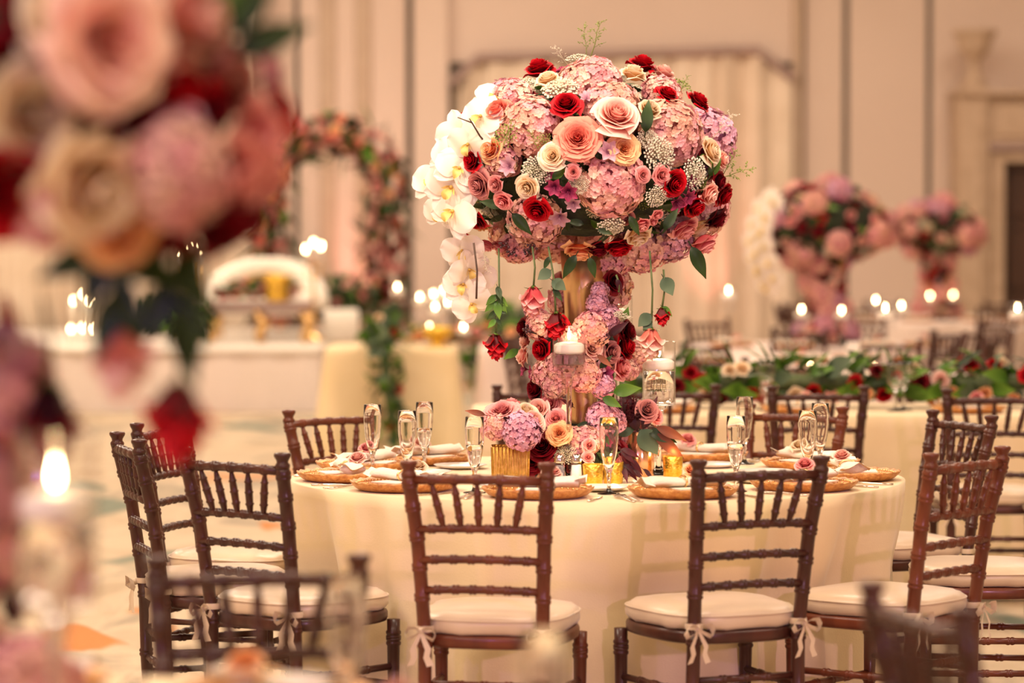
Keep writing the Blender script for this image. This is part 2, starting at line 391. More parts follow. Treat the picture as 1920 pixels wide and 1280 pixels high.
# stone portal with door and urn
YD = 32.4
por = thing('stone_portal', 'carved cream stone portal surround framing the dark door', 'portal', (PX(1890, YD), YD, 0))
ox = PX(1890, YD)
def pz(py, D=YD): return W(960, py, D).z
m = MB(); m.bbox(PX(1793,YD)-ox, PX(1851,YD)-ox, -.12, .55, 0, pz(172), .02); m.build('pilaster', M['stone'], por, smooth=False)
m = MB(); m.bbox(PX(1806,YD)-ox, PX(1838,YD)-ox, -.15, -.121, .3, pz(205), .008); m.build('pilaster_panel', M['stone'], por, smooth=False)
m = MB(); m.bbox(PX(1800,YD)-ox, PX(1845,YD)-ox, -.1, .2, pz(172), pz(158), .012); m.build('pedestal', M['stone'], por, smooth=False)
m = MB(); m.bbox(PX(1786,YD)-ox, PX(2200,YD)-ox, -.2, .55, pz(180), pz(170), .01); m.build('cornice', M['stone'], por, smooth=False)
m = MB(); m.bbox(PX(1851,YD)-ox, PX(2135,YD)-ox, -.06, .55, pz(268), pz(180), .01); m.build('entablature', M['stone'], por, smooth=False)
m = MB(); m.bbox(PX(1866,YD)-ox, PX(2120,YD)-ox, -.09, -.061, pz(255), pz(195), .008); m.build('frieze_panel', M['stone'], por, smooth=False)
m = MB(); m.bbox(PX(1851,YD)-ox, PX(2135,YD)-ox, -.10, .0, pz(284), pz(268), .01); m.build('lintel', M['trim'], por, smooth=False)
m = MB(); m.bbox(PX(1851,YD)-ox, PX(1882,YD)-ox, -.04, .55, 0, pz(284), .01); m.build('jamb', M['stone'], por, smooth=False)
m = MB(); m.bbox(PX(1882,YD)-ox, PX(2104,YD)-ox, -.04, .55, pz(304), pz(284), .01); m.build('jamb', M['stone'], por, smooth=False)
m = MB(); m.bbox(PX(2104,YD)-ox, PX(2135,YD)-ox, -.04, .55, 0, pz(284), .01); m.build('jamb', M['stone'], por, smooth=False)
m = MB(); m.bbox(PX(2135,YD)-ox, PX(2193,YD)-ox, -.12, .55, 0, pz(172), .02); m.build('pilaster', M['stone'], por, smooth=False)
m = MB(); m.bbox(PX(1882,YD), PX(2104,YD), YD+.16, YD+.22, 0, pz(304), .01)
dr = structure(m.build('door_1', M['door'], smooth=False))
for k in range(3):
    for j in range(2):
        xa = PX(1892+j*108,YD); m = MB(); m.bbox(xa, xa+PX(1050,YD), YD+.135, YD+.16, .2+k*.78, .2+k*.78+.66, .015); m.build('panel', M['door'], dr, smooth=False)
m = MB(); s = 1/173.0
m.lathe([(0.001,0),(.13,0),(.13,.03),(.10,.05),(.07,.12),(.055,.20),(.06,.26),(.10,.30),(.165,.36),(.185,.44),(.195,.50),(.24,.54),(.25,.57),(.23,.59),(.20,.58),(.02,.5)], 28)
urn = m.build('stone_urn', M['stone'], None, (PX(1826, YD), YD+.05, pz(158)))
tag(urn, 'cream stone urn standing on the portal pilaster', 'urn')
# uplights with pink wash
for i, (px, D, z, tgt, en) in enumerate(((672, 32.55, 0.0, (PX(672, 33), 33.0, 1.9), 60), (1332, 32.35, 0.0, (PX(1332, 33), 33.0, 2.0), 42))):
    lab = ('black floor uplight throwing pink light by the floral arch', 'black floor uplight throwing pink light up the window curtain')[i]
    t = thing('uplight', lab, 'uplight', (PX(px, D), D, z))
    m = MB(); m.lathe([(.10,.0),(.10,.02),(.09,.03),(.09,.20),(.10,.21),(.10,.23),(.085,.23),(.08,.20)], 16, cap1=False); m.build('housing', M['black'], t)
    m = MB(); m.lathe([(.001,.205),(.08,.205)], 16, cap0=False, cap1=False); m.build('lens', M['lens'], t)
    spot('uplight_beam', (PX(px, D), D, z+.26), tgt, en, (1.0,.34,.28), 44, 1.0, .06)
# white stage with skirt
sx0, sx1, SY, SZ = -8.5, PX(598, 26.0), 26.0, .56
st = thing('stage', 'low white stage with a smooth pale skirt along its front', 'stage', ((sx0+sx1)/2, SY, 0))
m = MB(); m.bbox(sx0-(sx0+sx1)/2, sx1-(sx0+sx1)/2, -.03, 6.0, SZ-.05, SZ, .012); m.build('deck', M['stage'], st, smooth=False)
m = MB()
hw = (sx1-sx0)/2
m.grid(lambda u, v: (-hw+2*hw*u, .02+.012*math.sin(u*120), v*(SZ-.05)), 160, 2)
m.grid(lambda u, v: (hw, .02+5.9*u, v*(SZ-.05)), 4, 2); m.build('skirt', M['skirt'], st)

# ------------------------------------------------------------------ flower meshes (unit radius, facing +Z)
def rose_mesh(name, mat, n=24, op=1.0, seed=1, flat=0.0, tall=1.0):
    r = random.Random(seed); m = MB(); rim = []
    for i in range(n):
        t = (i+.5)/n; a0 = i*2.39996 + r.uniform(-.3,.3)
        rt = .06 + .84*(t**.92)*op; zt = .95 - .12*t - .42*t**2.4*op + r.uniform(-.04,.04)
        if flat: zt = .60 + r.uniform(-.07,.07) - .16*t**3
        wd = 2.0*(1-t)**1.3 + .78*t**.5; ph = r.uniform(0, 6); lean = r.uniform(-.05,.05)
        def f(u, v, rt=rt, zt=zt, wd=wd, a0=a0, t=t, ph=ph, lean=lean):
            uu = 2*u-1
            wv = .40 + .60*math.sin(PI*min(1, v*1.1+.08)/1.7)
            a = a0 + uu*wd*wv
            rr = .03 + (rt-.03)*(v**.55)
            z = zt*(v**1.2)
            cur = max(0, (v-.62)/.38)
            if t < .35 and not flat: rr -= .25*rt*cur*(1-t/.35)
            rr += (.05*cur*cur*min(1, t*3) + .16*t*t*cur*cur + .06*uu*uu*t*v)*op + lean*v*t
            if flat: a += .12*math.sin(uu*7+ph)*cur; rr += .035*math.sin(uu*8+ph)*cur
            z -= .02*cur*cur + .19*t*t*op*cur*cur + .15*abs(uu)**2.2*v*v*(.5+t) - .035*math.sin(ph+uu*5)*v*v
            rim.append(cur**1.5)
            return (rr*math.cos(a), rr*math.sin(a), (z - .25)*tall)
        m.grid(f, 8, 6)
    me = m.mesh(name, mat)
    at = me.attributes.new('rim', 'FLOAT', 'POINT'); at.data.foreach_set('value', rim)
    return me
def sepal_mesh():
    m = MB()
    m.ball((0,0,-.30), .16, 8, 5)
    for k in range(5):
        a = k*2*PI/5
        def f(u, v, a=a):
            w_ = .14*math.sin(PI*(.15+.85*v))*(2*u-1); rr = .1+.42*v; z = -.30+.12*v-.35*v*v*.4
            return (rr*math.cos(a)-w_*math.sin(a), rr*math.sin(a)+w_*math.cos(a), z)
        m.grid(f, 2, 4)
    return m.mesh('sepals', M['p_leafb'])
def hydrangea_mesh(name, mat, n=190, seed=2, squash=.86):
    r = random.Random(seed); m = MB(); m.ball((0,0,0), .76, 14, 8, squash)
    for i in range(n):
        z = 1 - 1.72*(i+.5)/n; rr = math.sqrt(max(0, 1-z*z)); a = i*2.39996 + r.uniform(-.2,.2)
        nrm = Vector((rr*math.cos(a), rr*math.sin(a), z)); c = nrm*r.uniform(.86,1.0); c.z *= squash
        nn = (nrm + Vector((r.uniform(-.35,.35), r.uniform(-.35,.35), r.uniform(-.2,.35)))).normalized()
        q = align(nn, r.uniform(0, PI)); s = r.uniform(.125,.165)
        for k in range(4):
            b0 = k*PI/2
            def pt(x, y, zz): 
                v = Vector((x*math.cos(b0)-y*math.sin(b0), x*math.sin(b0)+y*math.cos(b0), zz)); return c + (q @ v)*s
            cup = r.uniform(.0,.45)
            m.add([pt(.02,0,0), pt(.45,-.5,.05+cup*.3), pt(.85,-.38,cup*.6), pt(1.0,0,cup*.5), pt(.85,.38,cup*.6), pt(.45,.5,.05+cup*.3), pt(.55,0,-.02)],
                  [(0,1,6),(1,2,6),(2,3,6),(3,4,6),(4,5,6),(5,0,6)])
    return m.mesh(name, mat, smooth=False)
def orchid_meshes():
    m = MB()
    def pet(ang, Wd, Ln, z0, cup, tip=.0):
        def f(u, v):
            uu = 2*u-1
            wv = Wd*(max(.0, 1-abs(2*(.04+.96*v)**.85-1)**2.4))**.5 + .015
            x = Ln*v; y = uu*wv*.62; z = z0 + cup*math.sin(PI*v*.6) - .13*v*v - .04*uu*uu*(Wd) + .03*math.sin(uu*4+v*5)
            return (x*math.cos(ang)-y*math.sin(ang), x*math.sin(ang)+y*math.cos(ang), z)
        m.grid(f, 8, 8)
    for a in (90, 218, 322): pet(math.radians(a), .50, .98, -.05, .06)
    for a in (14, 166): pet(math.radians(a), .88, 1.0, .03, .10)
    big = m.mesh('orchid', M['p_orch'])
    m = MB()
    def lip(u, v):
        uu = 2*u-1; return (uu*.17*math.sin(PI*(.15+.8*v)), -.42*v, .10+.20*math.sin(PI*v)+.10*uu*uu)
    m.grid(lip, 4, 5)
    for s in (-1, 1):
        m.grid(lambda u, v, s=s: (s*(.05+.20*v), .06-.16*v+.12*(u-.5)*math.sin(PI*v), .10+.22*v), 3, 4)
    m.ball((0,.05,.12), .07, 8, 5)
    return big, m.mesh('lip', M['p_lip'])
def freesia_mesh(name, mat):
    m = MB()
    for k in range(6):
        a = k*PI/3; Ln = 1.0 if k % 2 else .9
        def f(u, v, a=a, Ln=Ln):
            uu = 2*u-1; w_ = .30*math.sin(PI*(.1+.85*v)**.9)*uu; rr = .06+Ln*.8*v**1.2; z = .75*v**.75 - .25*v*v*1.2
            return (rr*math.cos(a)-w_*math.sin(a), rr*math.sin(a)+w_*math.cos(a), z-.2+.12*uu*uu)
        m.grid(f, 4, 5)
    for k in range(4): m.tube([(0,0,-.1),(.1*math.cos(k*1.6),.1*math.sin(k*1.6),.5)], .02, 4)
    m.lathe([(.02,-.7),(.05,-.4),(.09,-.15)], 6)
    return m.mesh(name, mat)
def umbel_mesh(name, mat, n=46, seed=4):
    r = random.Random(seed); m = MB()
    for i in range(n):
        t = math.sqrt((i+.5)/n); a = i*2.39996; p = Vector((t*math.cos(a), t*math.sin(a), .35*(1-t*t)+r.uniform(-.06,.1)))
        s = r.uniform(.06,.11)
        m.add([p+Vector(d)*s for d in ((1,0,0),(0,1,0),(-1,0,0),(0,-1,0),(0,0,.8),(0,0,-.8))], [(0,1,4),(1,2,4),(2,3,4),(3,0,4),(1,0,5),(2,1,5),(3,2,5),(0,3,5)])
        if i % 2 == 0: m.tube([(0,0,-.7), p*.6+Vector((0,0,-.15)), p], .014, 3, False)
    return m.mesh(name, mat, smooth=False)
def leaf_mesh(name, mat, wd=.42, bend=.35, fold=.12, tip=1.0):
    m = MB()
    def f(u, v):
        uu = 2*u-1; w_ = wd*math.sin(PI*v**.8)**tip*.5 if 0 < v < 1 else .01
        return (uu*w_, v, -bend*v*v + fold*abs(uu)*w_*2 + .02*math.sin(v*9))
    m.grid(f, 4, 8)
    m.tube([(0,-.18,.03),(0,.02,.0)], .018, 4)
    return m.mesh(name, mat)
def sprig_mesh(name, mat, seed=5, n=9):
    r = random.Random(seed); m = MB()
    m.tube([(0,0,0),(.03,0,.35),(0,.02,.7),(.05,0,1)], [.012,.011,.009,.006], 4)
    for k in range(n):
        z = .25+.75*k/n; a = k*2.4; L = .34*(1.1-z*.5)
        d = Vector((math.cos(a), math.sin(a), .75)).normalized()*L; p0 = Vector((.03,0,z)); p1 = p0+d
        m.tube([p0, p0+d*.5+Vector((0,0,.03)), p1], .006, 3, False)
        for j in range(6):
            c = p0 + d*(.35+.11*j) + Vector((r.uniform(-.05,.05), r.uniform(-.05,.05), r.uniform(-.03,.05)))
            s = r.uniform(.012,.026)
            m.add([c+Vector(e)*s for e in ((1,0,0),(0,1.6,0),(-1,0,0),(0,-1.6,0),(0,0,.8),(0,0,-.8))], [(0,1,4),(1,2,4),(2,3,4),(3,0,4),(1,0,5),(2,1,5),(3,2,5),(0,3,5)])
    return m.mesh(name, mat, smooth=False)
def berry_mesh():
    r = random.Random(3); m = MB()
    for k in range(7):
        d = Vector((r.uniform(-.6,.6), r.uniform(-.6,.6), r.uniform(.4,1))); m.tube([(0,0,-.4),(d*.5),d], .025, 4); m.ball(d, .17, 7, 5)
    return m.mesh('berries', M['berry'])
def amaranth_mesh():
    r = random.Random(8); m = MB()
    for k in range(7):
        d = Vector((r.uniform(-.55,.55), r.uniform(-.4,.4), r.uniform(.5,1.1)))
        for j in range(12):
            p = d*(.1+.9*j/12) + Vector((r.uniform(-.05,.05), r.uniform(-.05,.05), r.uniform(-.05,.05)))
            s = .10*(1.15-j/12)+.02
            m.add([p+Vector(e)*s for e in ((1,0,0),(0,1,0),(-1,0,0),(0,-1,0),(0,0,1),(0,0,-1))], [(0,1,4),(1,2,4),(2,3,4),(3,0,4),(1,0,5),(2,1,5),(3,2,5),(0,3,5)])
    return m.mesh('amaranth', M['p_leafd'], smooth=False)

FL = {}
for k in ('red','burg','ivory','blush','pink','coral','mauve','apricot'):
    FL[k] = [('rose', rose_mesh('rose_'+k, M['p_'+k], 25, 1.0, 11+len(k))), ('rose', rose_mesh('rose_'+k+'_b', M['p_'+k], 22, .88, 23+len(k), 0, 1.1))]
for k in ('blush','coral','apricot','pink'):
    FL['g'+k] = [('garden_rose', rose_mesh('garden_rose_'+k, M['p_'+k], 42, 1.0, 31, .6))]
for k in ('red','pink','blush','burg'):
    FL['bud'+k] = [('rose', rose_mesh('rose_bud_'+k, M['p_'+k], 22, .62, 5, 0, 1.75))]
for k in ('hyd','hydp','hydl'):
    FL[k] = [('hydrangea', hydrangea_mesh(k, M['p_'+k], 300, 3)), ('hydrangea', hydrangea_mesh(k+'_b', M['p_'+k], 260, 9, .92))]
ORCH, LIP = orchid_meshes()
FL['mag'] = [('freesia', freesia_mesh('freesia_mag', M['p_mag']))]
FL['lilac'] = [('freesia', freesia_mesh('freesia_lilac', M['p_lilac']))]
FL['fill'] = [('filler_blossom', umbel_mesh('umbel', M['p_fill'], 130))]
FL['lime'] = [('green_umbel', umbel_mesh('umbel_lime', M['lime'], 40, 6))]
FL['berry'] = [('berry_spray', berry_mesh())]
FL['amar'] = [('amaranth', amaranth_mesh())]
LEAF = {'g': leaf_mesh('leaf', M['p_leaf']), 'b': leaf_mesh('leaf_bright', M['p_leafb'], .5), 'e': leaf_mesh('leaf_grey', M['p_leafg'], .75, .2, .05),
        'd': leaf_mesh('leaf_burgundy', M['p_leafd'], .36, .5), 'r': leaf_mesh('leaf_russet', M['p_leafr'], .32, .2)}
SPRIG = sprig_mesh('sprig', M['lime'])
SPRIGW = sprig_mesh('sprig_white', M['p_fill'], 9)
SEPAL = sepal_mesh()

rnd = random.Random(99)
GROUND = {}
def flower(kind, parent, loc, nrm, r):
    if parent in GROUND:
        loc = Vector(loc); loc.z = max(loc.z, GROUND[parent]+r*1.0)
    lst = FL[kind]; nm, me = lst[rnd.randrange(len(lst))]
    q = align(nrm, rnd.uniform(0, 2*PI))
    return inst(nm, me, parent, loc, q, r)
def orchid(parent, loc, nrm, r, roll=0.0):
    n = Vector(nrm).normalized(); q = n.to_track_quat('Z', 'Y') @ Quaternion((0,0,1), roll)
    o = inst('orchid', ORCH, parent, loc, q, r); inst('lip', LIP, o); return o
def leaf(parent, loc, dirv, up, ln, kind='g'):
    d = Vector(dirv).normalized(); z = Vector(up); z = (z - d*z.dot(d))
    z = z.normalized() if z.length > 1e-4 else d.orthogonal().normalized()
    if parent in GROUND:
        loc = Vector(loc); loc.z = max(loc.z, GROUND[parent]+ln*.25, GROUND[parent]+ln*(.15-d.z+.35*max(0, z.z)))
    x = d.cross(z); mt = Matrix((x, d, z)).transposed()
    return inst('leaf', LEAF[kind], parent, loc, mt.to_quaternion(), ln)
def stem(parent, pts, r, mat='stem', name='stem'):
    m = MB(); m.tube(pts, r, 5); return m.build(name, M[mat], parent)

# ------------------------------------------------------------------ chiavari chair
def bumps(zs, r0, r1, ring=.004, w_=.006, L=1.0):
    """(t, radius) list with small turned rings"""
    pr = [(0, r0)]
    for t in zs:
        r = r0+(r1-r0)*t; e = w_/L
        pr += [(t-2.2*e, r), (t-1.4*e, r+ring), (t-.5*e, r+ring*.9), (t, r+ring*.2), (t+.5*e, r+ring*.9), (t+1.4*e, r+ring), (t+2.2*e, r)]
    pr += [(1, r1)]
    return pr
def seat_outline(k=1.0, n=40):
    out = []
    for i in range(n):
        a = 2*PI*i/n; ca, sa = math.cos(a), math.sin(a); e = .60
        x = (abs(ca)**e)*(1 if ca >= 0 else -1); y = (abs(sa)**e)*(1 if sa >= 0 else -1)
        hw = .188 + (.212-.188)*(y+1)/2
        out.append((x*hw*k, (y*.205+.005)*k))
    return out
def chair_parts(wood):
    P = []
    def P_(name, mb, mat, smooth=True, sub=None): P.append((name, mb.mesh(name, mat, smooth), sub))
    W_ = M[wood]
    for s in (-1, 1):
        path = [(s*.172,-.165,0), (s*.156,-.182,.25), (s*.153,-.188,.46), (s*.164,-.222,.70), (s*.179,-.262,.872)]
        m = MB(); L = .89
        m.turned(path, [(0,.013)]+[x for x in bumps([.13,.30,.495,.635,.725,.815,.905,.975], .0175, .0185, .0032, .0055, L)][0:], 12)
        fin = MB(); top = Vector(path[-1])
        fin.lathe([(.0185,-.004),(.0205,.004),(.0195,.008),(.0155,.013),(.0165,.019),(.0225,.029),(.0235,.034),(.0215,.038),(.010,.040),(.001,.0402)], 14, top)
        P_('post', m, W_, True, [('finial', fin.mesh('finial', W_))])
    for s in (-1, 1):
        m = MB(); path = [(s*.186,.176,0),(s*.190,.172,.43)]
        m.turned(path, bumps([.18,.22,.55,.86,.90], .0135, .0185, .0035, .006, .43), 12); P_('leg', m, W_)
    def xw(z): return .153 + (z-.46)/.41*.026
    def yb(z): return -.188 - (z-.46)/.41*.074
    for nm, z, r, bow in (('top_rail',.862,.0125,-.012),('back_rail',.735,.0105,-.008),('back_rail',.655,.0105,-.006),('back_rail',.576,.0105,-.004)):
        hw = xw(z); y = yb(z)
        path = [(-hw,y,z)] + [(-hw+2*hw*k/6, y+bow*math.sin(PI*k/6), z+.004*math.sin(PI*k/6)) for k in range(1,6)] + [(hw,y,z)]
        m = MB(); m.turned(path, bumps([.14,.29,.43,.57,.71,.86] if nm != 'top_rail' else [.17,.335,.5,.665,.83], r, r, .0028, .005, 2*hw), 10); P_(nm, m, W_)
    for k in range(5):
        f = (k-2)/2
        a = (f*.118, yb(.852)-.011*(1-.4*f*f), .852); c = (f*.093, yb(.745)-.007*(1-.4*f*f), .742)
        m = MB(); m.turned([c, a], [(0,.0062),(.04,.0072),(.20,.0098),(.24,.0125),(.28,.0098),(.50,.0105),(.53,.0128),(.56,.0102),(.76,.0092),(.79,.0118),(.82,.009),(.97,.0058),(1,.0058)], 8); P_('spindle', m, W_)
    o = seat_outline()
    m = MB(); m.loft([[(x*k,y*k,z) for x, y in o] for k, z in ((.94,.424),(.985,.428),(1,.436),(1,.450),(.985,.457),(.94,.459))], True, True); P_('seat', m, W_)
    m = MB(); r = random.Random(3)
    rings = []
    for k, z in ((.90,.4595),(.965,.462),(1.0,.472),(1.01,.486),(.99,.500),(.93,.510),(.80,.517),(.5,.522),(.2,.524)):
        rings.append([(x*k*(1+.006*math.sin(i*2.1+z*90)), y*k*(1+.006*math.sin(i*1.3+z*70)), z+(.0025*math.sin(i*1.9) if k > .9 else 0)) for i, (x, y) in enumerate(o)])
    m.loft(rings, True, True)
    pip = MB(); n = len(o); pip.tube([(x*1.004, y*1.004, .497) for x, y in o]+[(o[0][0]*1.004, o[0][1]*1.004, .497)], .0028, 5)
    P_('cushion', m, M['satin'], True, [('piping', pip.mesh('piping', M['satin']))])
    for s in (-1, 1):
        m = MB(); c = Vector((s*.153, -.188, .475))
        # band round the post
        m.lathe([(.0225,-.008),(.0235,0),(.0225,.008)], 12, c, cap0=False, cap1=False)
        k = c + Vector((s*.004,-.026,-.004)); m.ball(k, .010, 8, 5)
        for q in (-1, 1):
            lp = [k + Vector((q*x, -.012*math.sin(x*60)-.006, z)) for x, z in ((0,0),(.014,.010),(.030,.010),(.040,-.006),(.034,-.020),(.016,-.012),(0,0))]
            m.ribbon(lp, [.010,.015,.019,.020,.018,.014,.008], (.15,-.75,.55))
            tl = [k + Vector((q*x, -.008*math.sin(x*80)-.004, z)) for x, z in ((0,0),(.008,-.020),(.020,-.045),(.016,-.065),(.026,-.088))]
            m.ribbon(tl, [.008,.012,.016,.017,.019], (1,.3,.2))
        band = [c+Vector((-s*.02,.012,0)), c+Vector((-s*.03,.06,.004)), c+Vector((-s*.035,.10,.008))]
        m.ribbon(band, .012, (0,0,1))
        P_('tie_bow', m, M['satin'])
    def st(a, c, r=.0095): 
        m = MB(); m.turned([a, c], bumps([.3,.5,.7], r, r, .0025, .006, .34), 8); P_('stretcher', m, W_)
    for s in (-1, 1):
        st((s*.160,-.178,.300),(s*.188,.173,.300)); st((s*.164,-.174,.205),(s*.187,.174,.205))
    st((-.186,.174,.250),(.186,.174,.250)); st((-.157,-.181,.250),(.157,-.181,.250)); st((-.160,-.178,.33),(.160,-.178,.33))
    return P
CHAIR = {k: chair_parts(k) for k in ('wood','wood_dark')}
# light copy with frame and cushion only, for chairs far down the room
def far_chair_meshes():
    mb = MB(); cu = None
    for nm, me, sub in CHAIR['wood_dark']:
        if nm in ('tie_bow',): continue
        if nm == 'cushion': cu = me; continue
        mb.add([v.co for v in me.vertices], [list(p.vertices) for p in me.polygons])
        for sn, sm in (sub or []): mb.add([v.co for v in sm.vertices], [list(p.vertices) for p in sm.polygons])
    return mb.mesh('far_chair', M['wood_dark']), cu
FARCH, FARCU = far_chair_meshes()
def chair(x, y, fx, fy, label, wood='wood', group=None, at_top=True):
    """x, y: midpoint of the two finials; fx, fy: the way the sitter faces"""
    d = Vector((fx, fy)).normalized(); p = Vector((x, y)) + d*(.262 if at_top else 0)
    t = thing('chiavari_chair', label, 'chair', (p.x, p.y, 0), math.atan2(d.y, d.x)-PI/2, group)
    for nm, me, sub in CHAIR[wood]:
        o = inst(nm, me, t)
        for sn, sm in (sub or []): inst(sn, sm, o)
    return t
FARPOS = []
def far_chair(x, y, fx, fy, label, group):
    if any((x-a)**2+(y-c)**2 < .62**2 for a, c in FARPOS): return None
    FARPOS.append((x, y))
    d = Vector((fx, fy)).normalized()
    o = inst('chiavari_chair', FARCH, None, (x, y, 0)); o.rotation_euler = (0,0,math.atan2(d.y, d.x)-PI/2)
    tag(o, label, 'chair', group); inst('cushion', FARCU, o); return o

# ------------------------------------------------------------------ tables and cloths
TZ = .76
def round_cloth(cx, cy, R, label, mat='cloth', seed=1, dents=(), nf=15, seg=340, group=None, fa=.10):
    r = random.Random(seed); ph = [r.uniform(0, 6.28) for _ in range(6)]
    m = MB(); rings = []
    for k in (.001,.25,.5,.75,.92,.985): rings.append([(R*k*math.cos(2*PI*j/seg), R*k*math.sin(2*PI*j/seg), TZ) for j in range(seg)])
    rows = 22
    for i in range(rows+1):
        s = i/rows; z = TZ - .004 - (TZ-.012)*s if i else TZ-.002
        ring = []
        for j in range(seg):
            a = 2*PI*j/seg
            aa = a + .16*math.sin(2*a+ph[0]) + .10*math.sin(5*a+ph[1])
            f = math.sin(nf*aa+ph[2]); f = (abs(f)**.8)*(1 if f > 0 else -1)
            f = .62*f + .38*math.sin((nf*.5+2.5)//1*a*1.0+ph[3]+s*.6)
            amp = (fa*(s**.45) + .004*min(1, s*8))*(.75+.25*math.sin(3*a+ph[4]))
            rr = R + .022*s + amp*f + .004*math.sin(29*a+ph[5]+s*5)*s
            for (da, depth, hw) in dents:
                dd = (a-da+PI) % (2*PI) - PI
                g = math.exp(-(dd/hw)**4); rr -= g*depth*min(1, (s/.34)**1.5)*(1 if s < .55 else 1-.35*(s-.55))
            ring.append((rr*math.cos(a), rr*math.sin(a), z))
        rings.append(ring)
    m.loft(rings, True, False)
    o = m.build('tablecloth', M[mat], None, (cx, cy, 0)); tag(o, label, 'tablecloth', group); return o
def round_table(cx, cy, R, label, group=None):
    t = thing('round_table', label, 'table', (cx, cy, 0), 0, group)
    m = MB(); m.lathe([(R-.03,TZ-.035),(R-.012,TZ-.034),(R-.01,TZ-.008),(R-.02,TZ-.006)], 48); m.build('tabletop', M['wood_dark'], t)
    for k in range(4):
        a = PI/4+k*PI/2; m = MB(); m.tube([(.45*math.cos(a),.45*math.sin(a),0),(.42*math.cos(a),.42*math.sin(a),TZ-.035)], .018, 8); m.build('leg', M['black'], t)
    return t
def rect_cloth(x0, x1, y0, y1, label, mat='cloth', seed=1, rc=.05, amp0=.03, pitch=.22):
    r = random.Random(seed); pts = []; cx, cy = (x0+x1)/2, (y0+y1)/2
    hx, hy = (x1-x0)/2, (y1-y0)/2
    def edge(ax, ay, bx, by, n):
        for i in range(n): pts.append((ax+(bx-ax)*i/n, ay+(by-ay)*i/n))
    def arc(cx_, cy_, a0, n=8):
        for i in range(n): a = a0+PI/2*i/n; pts.append((cx_+rc*math.cos(a), cy_+rc*math.sin(a)))
    nx = int(hx*2/.03); ny = int(hy*2/.03)
    edge(-hx+rc,-hy,hx-rc,-hy,nx); arc(hx-rc,-hy+rc,-PI/2); edge(hx,-hy+rc,hx,hy-rc,ny); arc(hx-rc,hy-rc,0)
    edge(hx-rc,hy,-hx+rc,hy,nx); arc(-hx+rc,hy-rc,PI/2); edge(-hx,hy-rc,-hx,-hy+rc,ny); arc(-hx+rc,-hy+rc,PI)
    n = len(pts); nor = []; L = [0]
    for i in range(n):
        a = Vector(pts[i-1]); c = Vector(pts[(i+1) % n]); d = (c-a).normalized(); nor.append((d.y, -d.x))
        if i: L.append(L[-1]+(Vector(pts[i])-Vector(pts[i-1])).length)
    tot = L[-1]; k = round(tot/pitch); ph = [r.uniform(0,6) for _ in range(4)]
    rings = [[(px*s, py*s, TZ) for px, py in pts] for s in (.2,.6,.97)]
    for i in range(15):
        s = i/14; z = TZ-.004-(TZ-.014)*s
        ring = []
        for j in range(n):
            u = 2*PI*L[j]/tot; f = .7*math.sin(k*u+1.2*math.sin(3*u+ph[0])+ph[1])+.3*math.sin(round(k*.4)*u+ph[2])
            corner = max(0, 1-min(abs(abs(pts[j][0])-hx)+abs(abs(pts[j][1])-hy), .35)/.35)
            e = .01+.02*s + amp0*(s**.8)*f + .07*corner*s
            ring.append((pts[j][0]+nor[j][0]*e, pts[j][1]+nor[j][1]*e, z))
        rings.append(ring)
    m = MB(); m.loft(rings, True, False)
    o = m.build('tablecloth', M[mat], None, (cx, cy, 0)); tag(o, label, 'tablecloth'); return o
def rect_table(x0, x1, y0, y1, label):
    cx, cy = (x0+x1)/2, (y0+y1)/2; t = thing('banquet_table', label, 'table', (cx, cy, 0))
    m = MB(); m.bbox(x0-cx+.01, x1-cx-.01, y0-cy+.01, y1-cy-.01, TZ-.035, TZ-.006, .005); m.build('tabletop', M['wood_dark'], t, smooth=False)
    for sx in (-1,1):
        for sy in (-1,1):
            m = MB(); m.tube([(sx*((x1-x0)/2-.15), sy*((y1-y0)/2-.15), 0),(sx*((x1-x0)/2-.15), sy*((y1-y0)/2-.15), TZ-.035)], .018, 8); m.build('leg', M['black'], t)

# ------------------------------------------------------------------ tableware
def charger_mesh():
    m = MB(); seg = 96
    rings = []
    for r, z, rip in ((.001,.006,0),(.105,.006,0),(.118,.010,0),(.138,.018,.0),(.156,.026,.006),(.167,.031,.012),(.169,.029,.012),(.164,.020,.008),(.150,.008,.004),(.13,.001,0),(.10,.0,0),(.001,.0,0)):
        rings.append([((r*(1+rip*math.cos(24*2*PI*j/seg)))*math.cos(2*PI*j/seg), (r*(1+rip*math.cos(24*2*PI*j/seg)))*math.sin(2*PI*j/seg), z+rip*.16*math.cos(24*2*PI*j/seg)) for j in range(seg)])
    m.loft(rings, True, True); return m.mesh('charger', M['charger'])
def bead_mesh():
    m = MB()
    for k in range(72):
        a = 2*PI*k/72; m.ball((.149*math.cos(a), .149*math.sin(a), .0235), .0042, 5, 3)
        if k % 2 == 0: m.ball((.133*math.cos(a), .133*math.sin(a), .0165), .0042, 5, 3)
    return m.mesh('beading', M['gold'])
def napkin_mesh():
    m = MB(); pts = []; rings = []
    for i in range(15):
        t = i/14; x = -.115+.23*t; w_ = .026 + .016*abs(2*t-1)**2; h = .0125+.004*abs(2*t-1)
        if abs(t-.5) < .06: w_ *= .78; h *= .85
        if i in (0, 14): w_ *= .9; h *= .8
        rings.append([(x, w_*math.cos(2*PI*j/16)*(1+.08*math.sin(j*2.3+t*3)), h+h*math.sin(2*PI*j/16)*(1+.08*math.sin(j*1.7))) for j in range(16)])
    m.loft(rings, True, True)
    for s in (-1, 1): m.grid(lambda u, v, s=s: (s*(.104+.03*v), -.045+.09*u+.004*math.sin(u*9), .015+.010*math.sin(u*7+s)+.008*v), 10, 3)
    return m.mesh('napkin', M['napkin'])
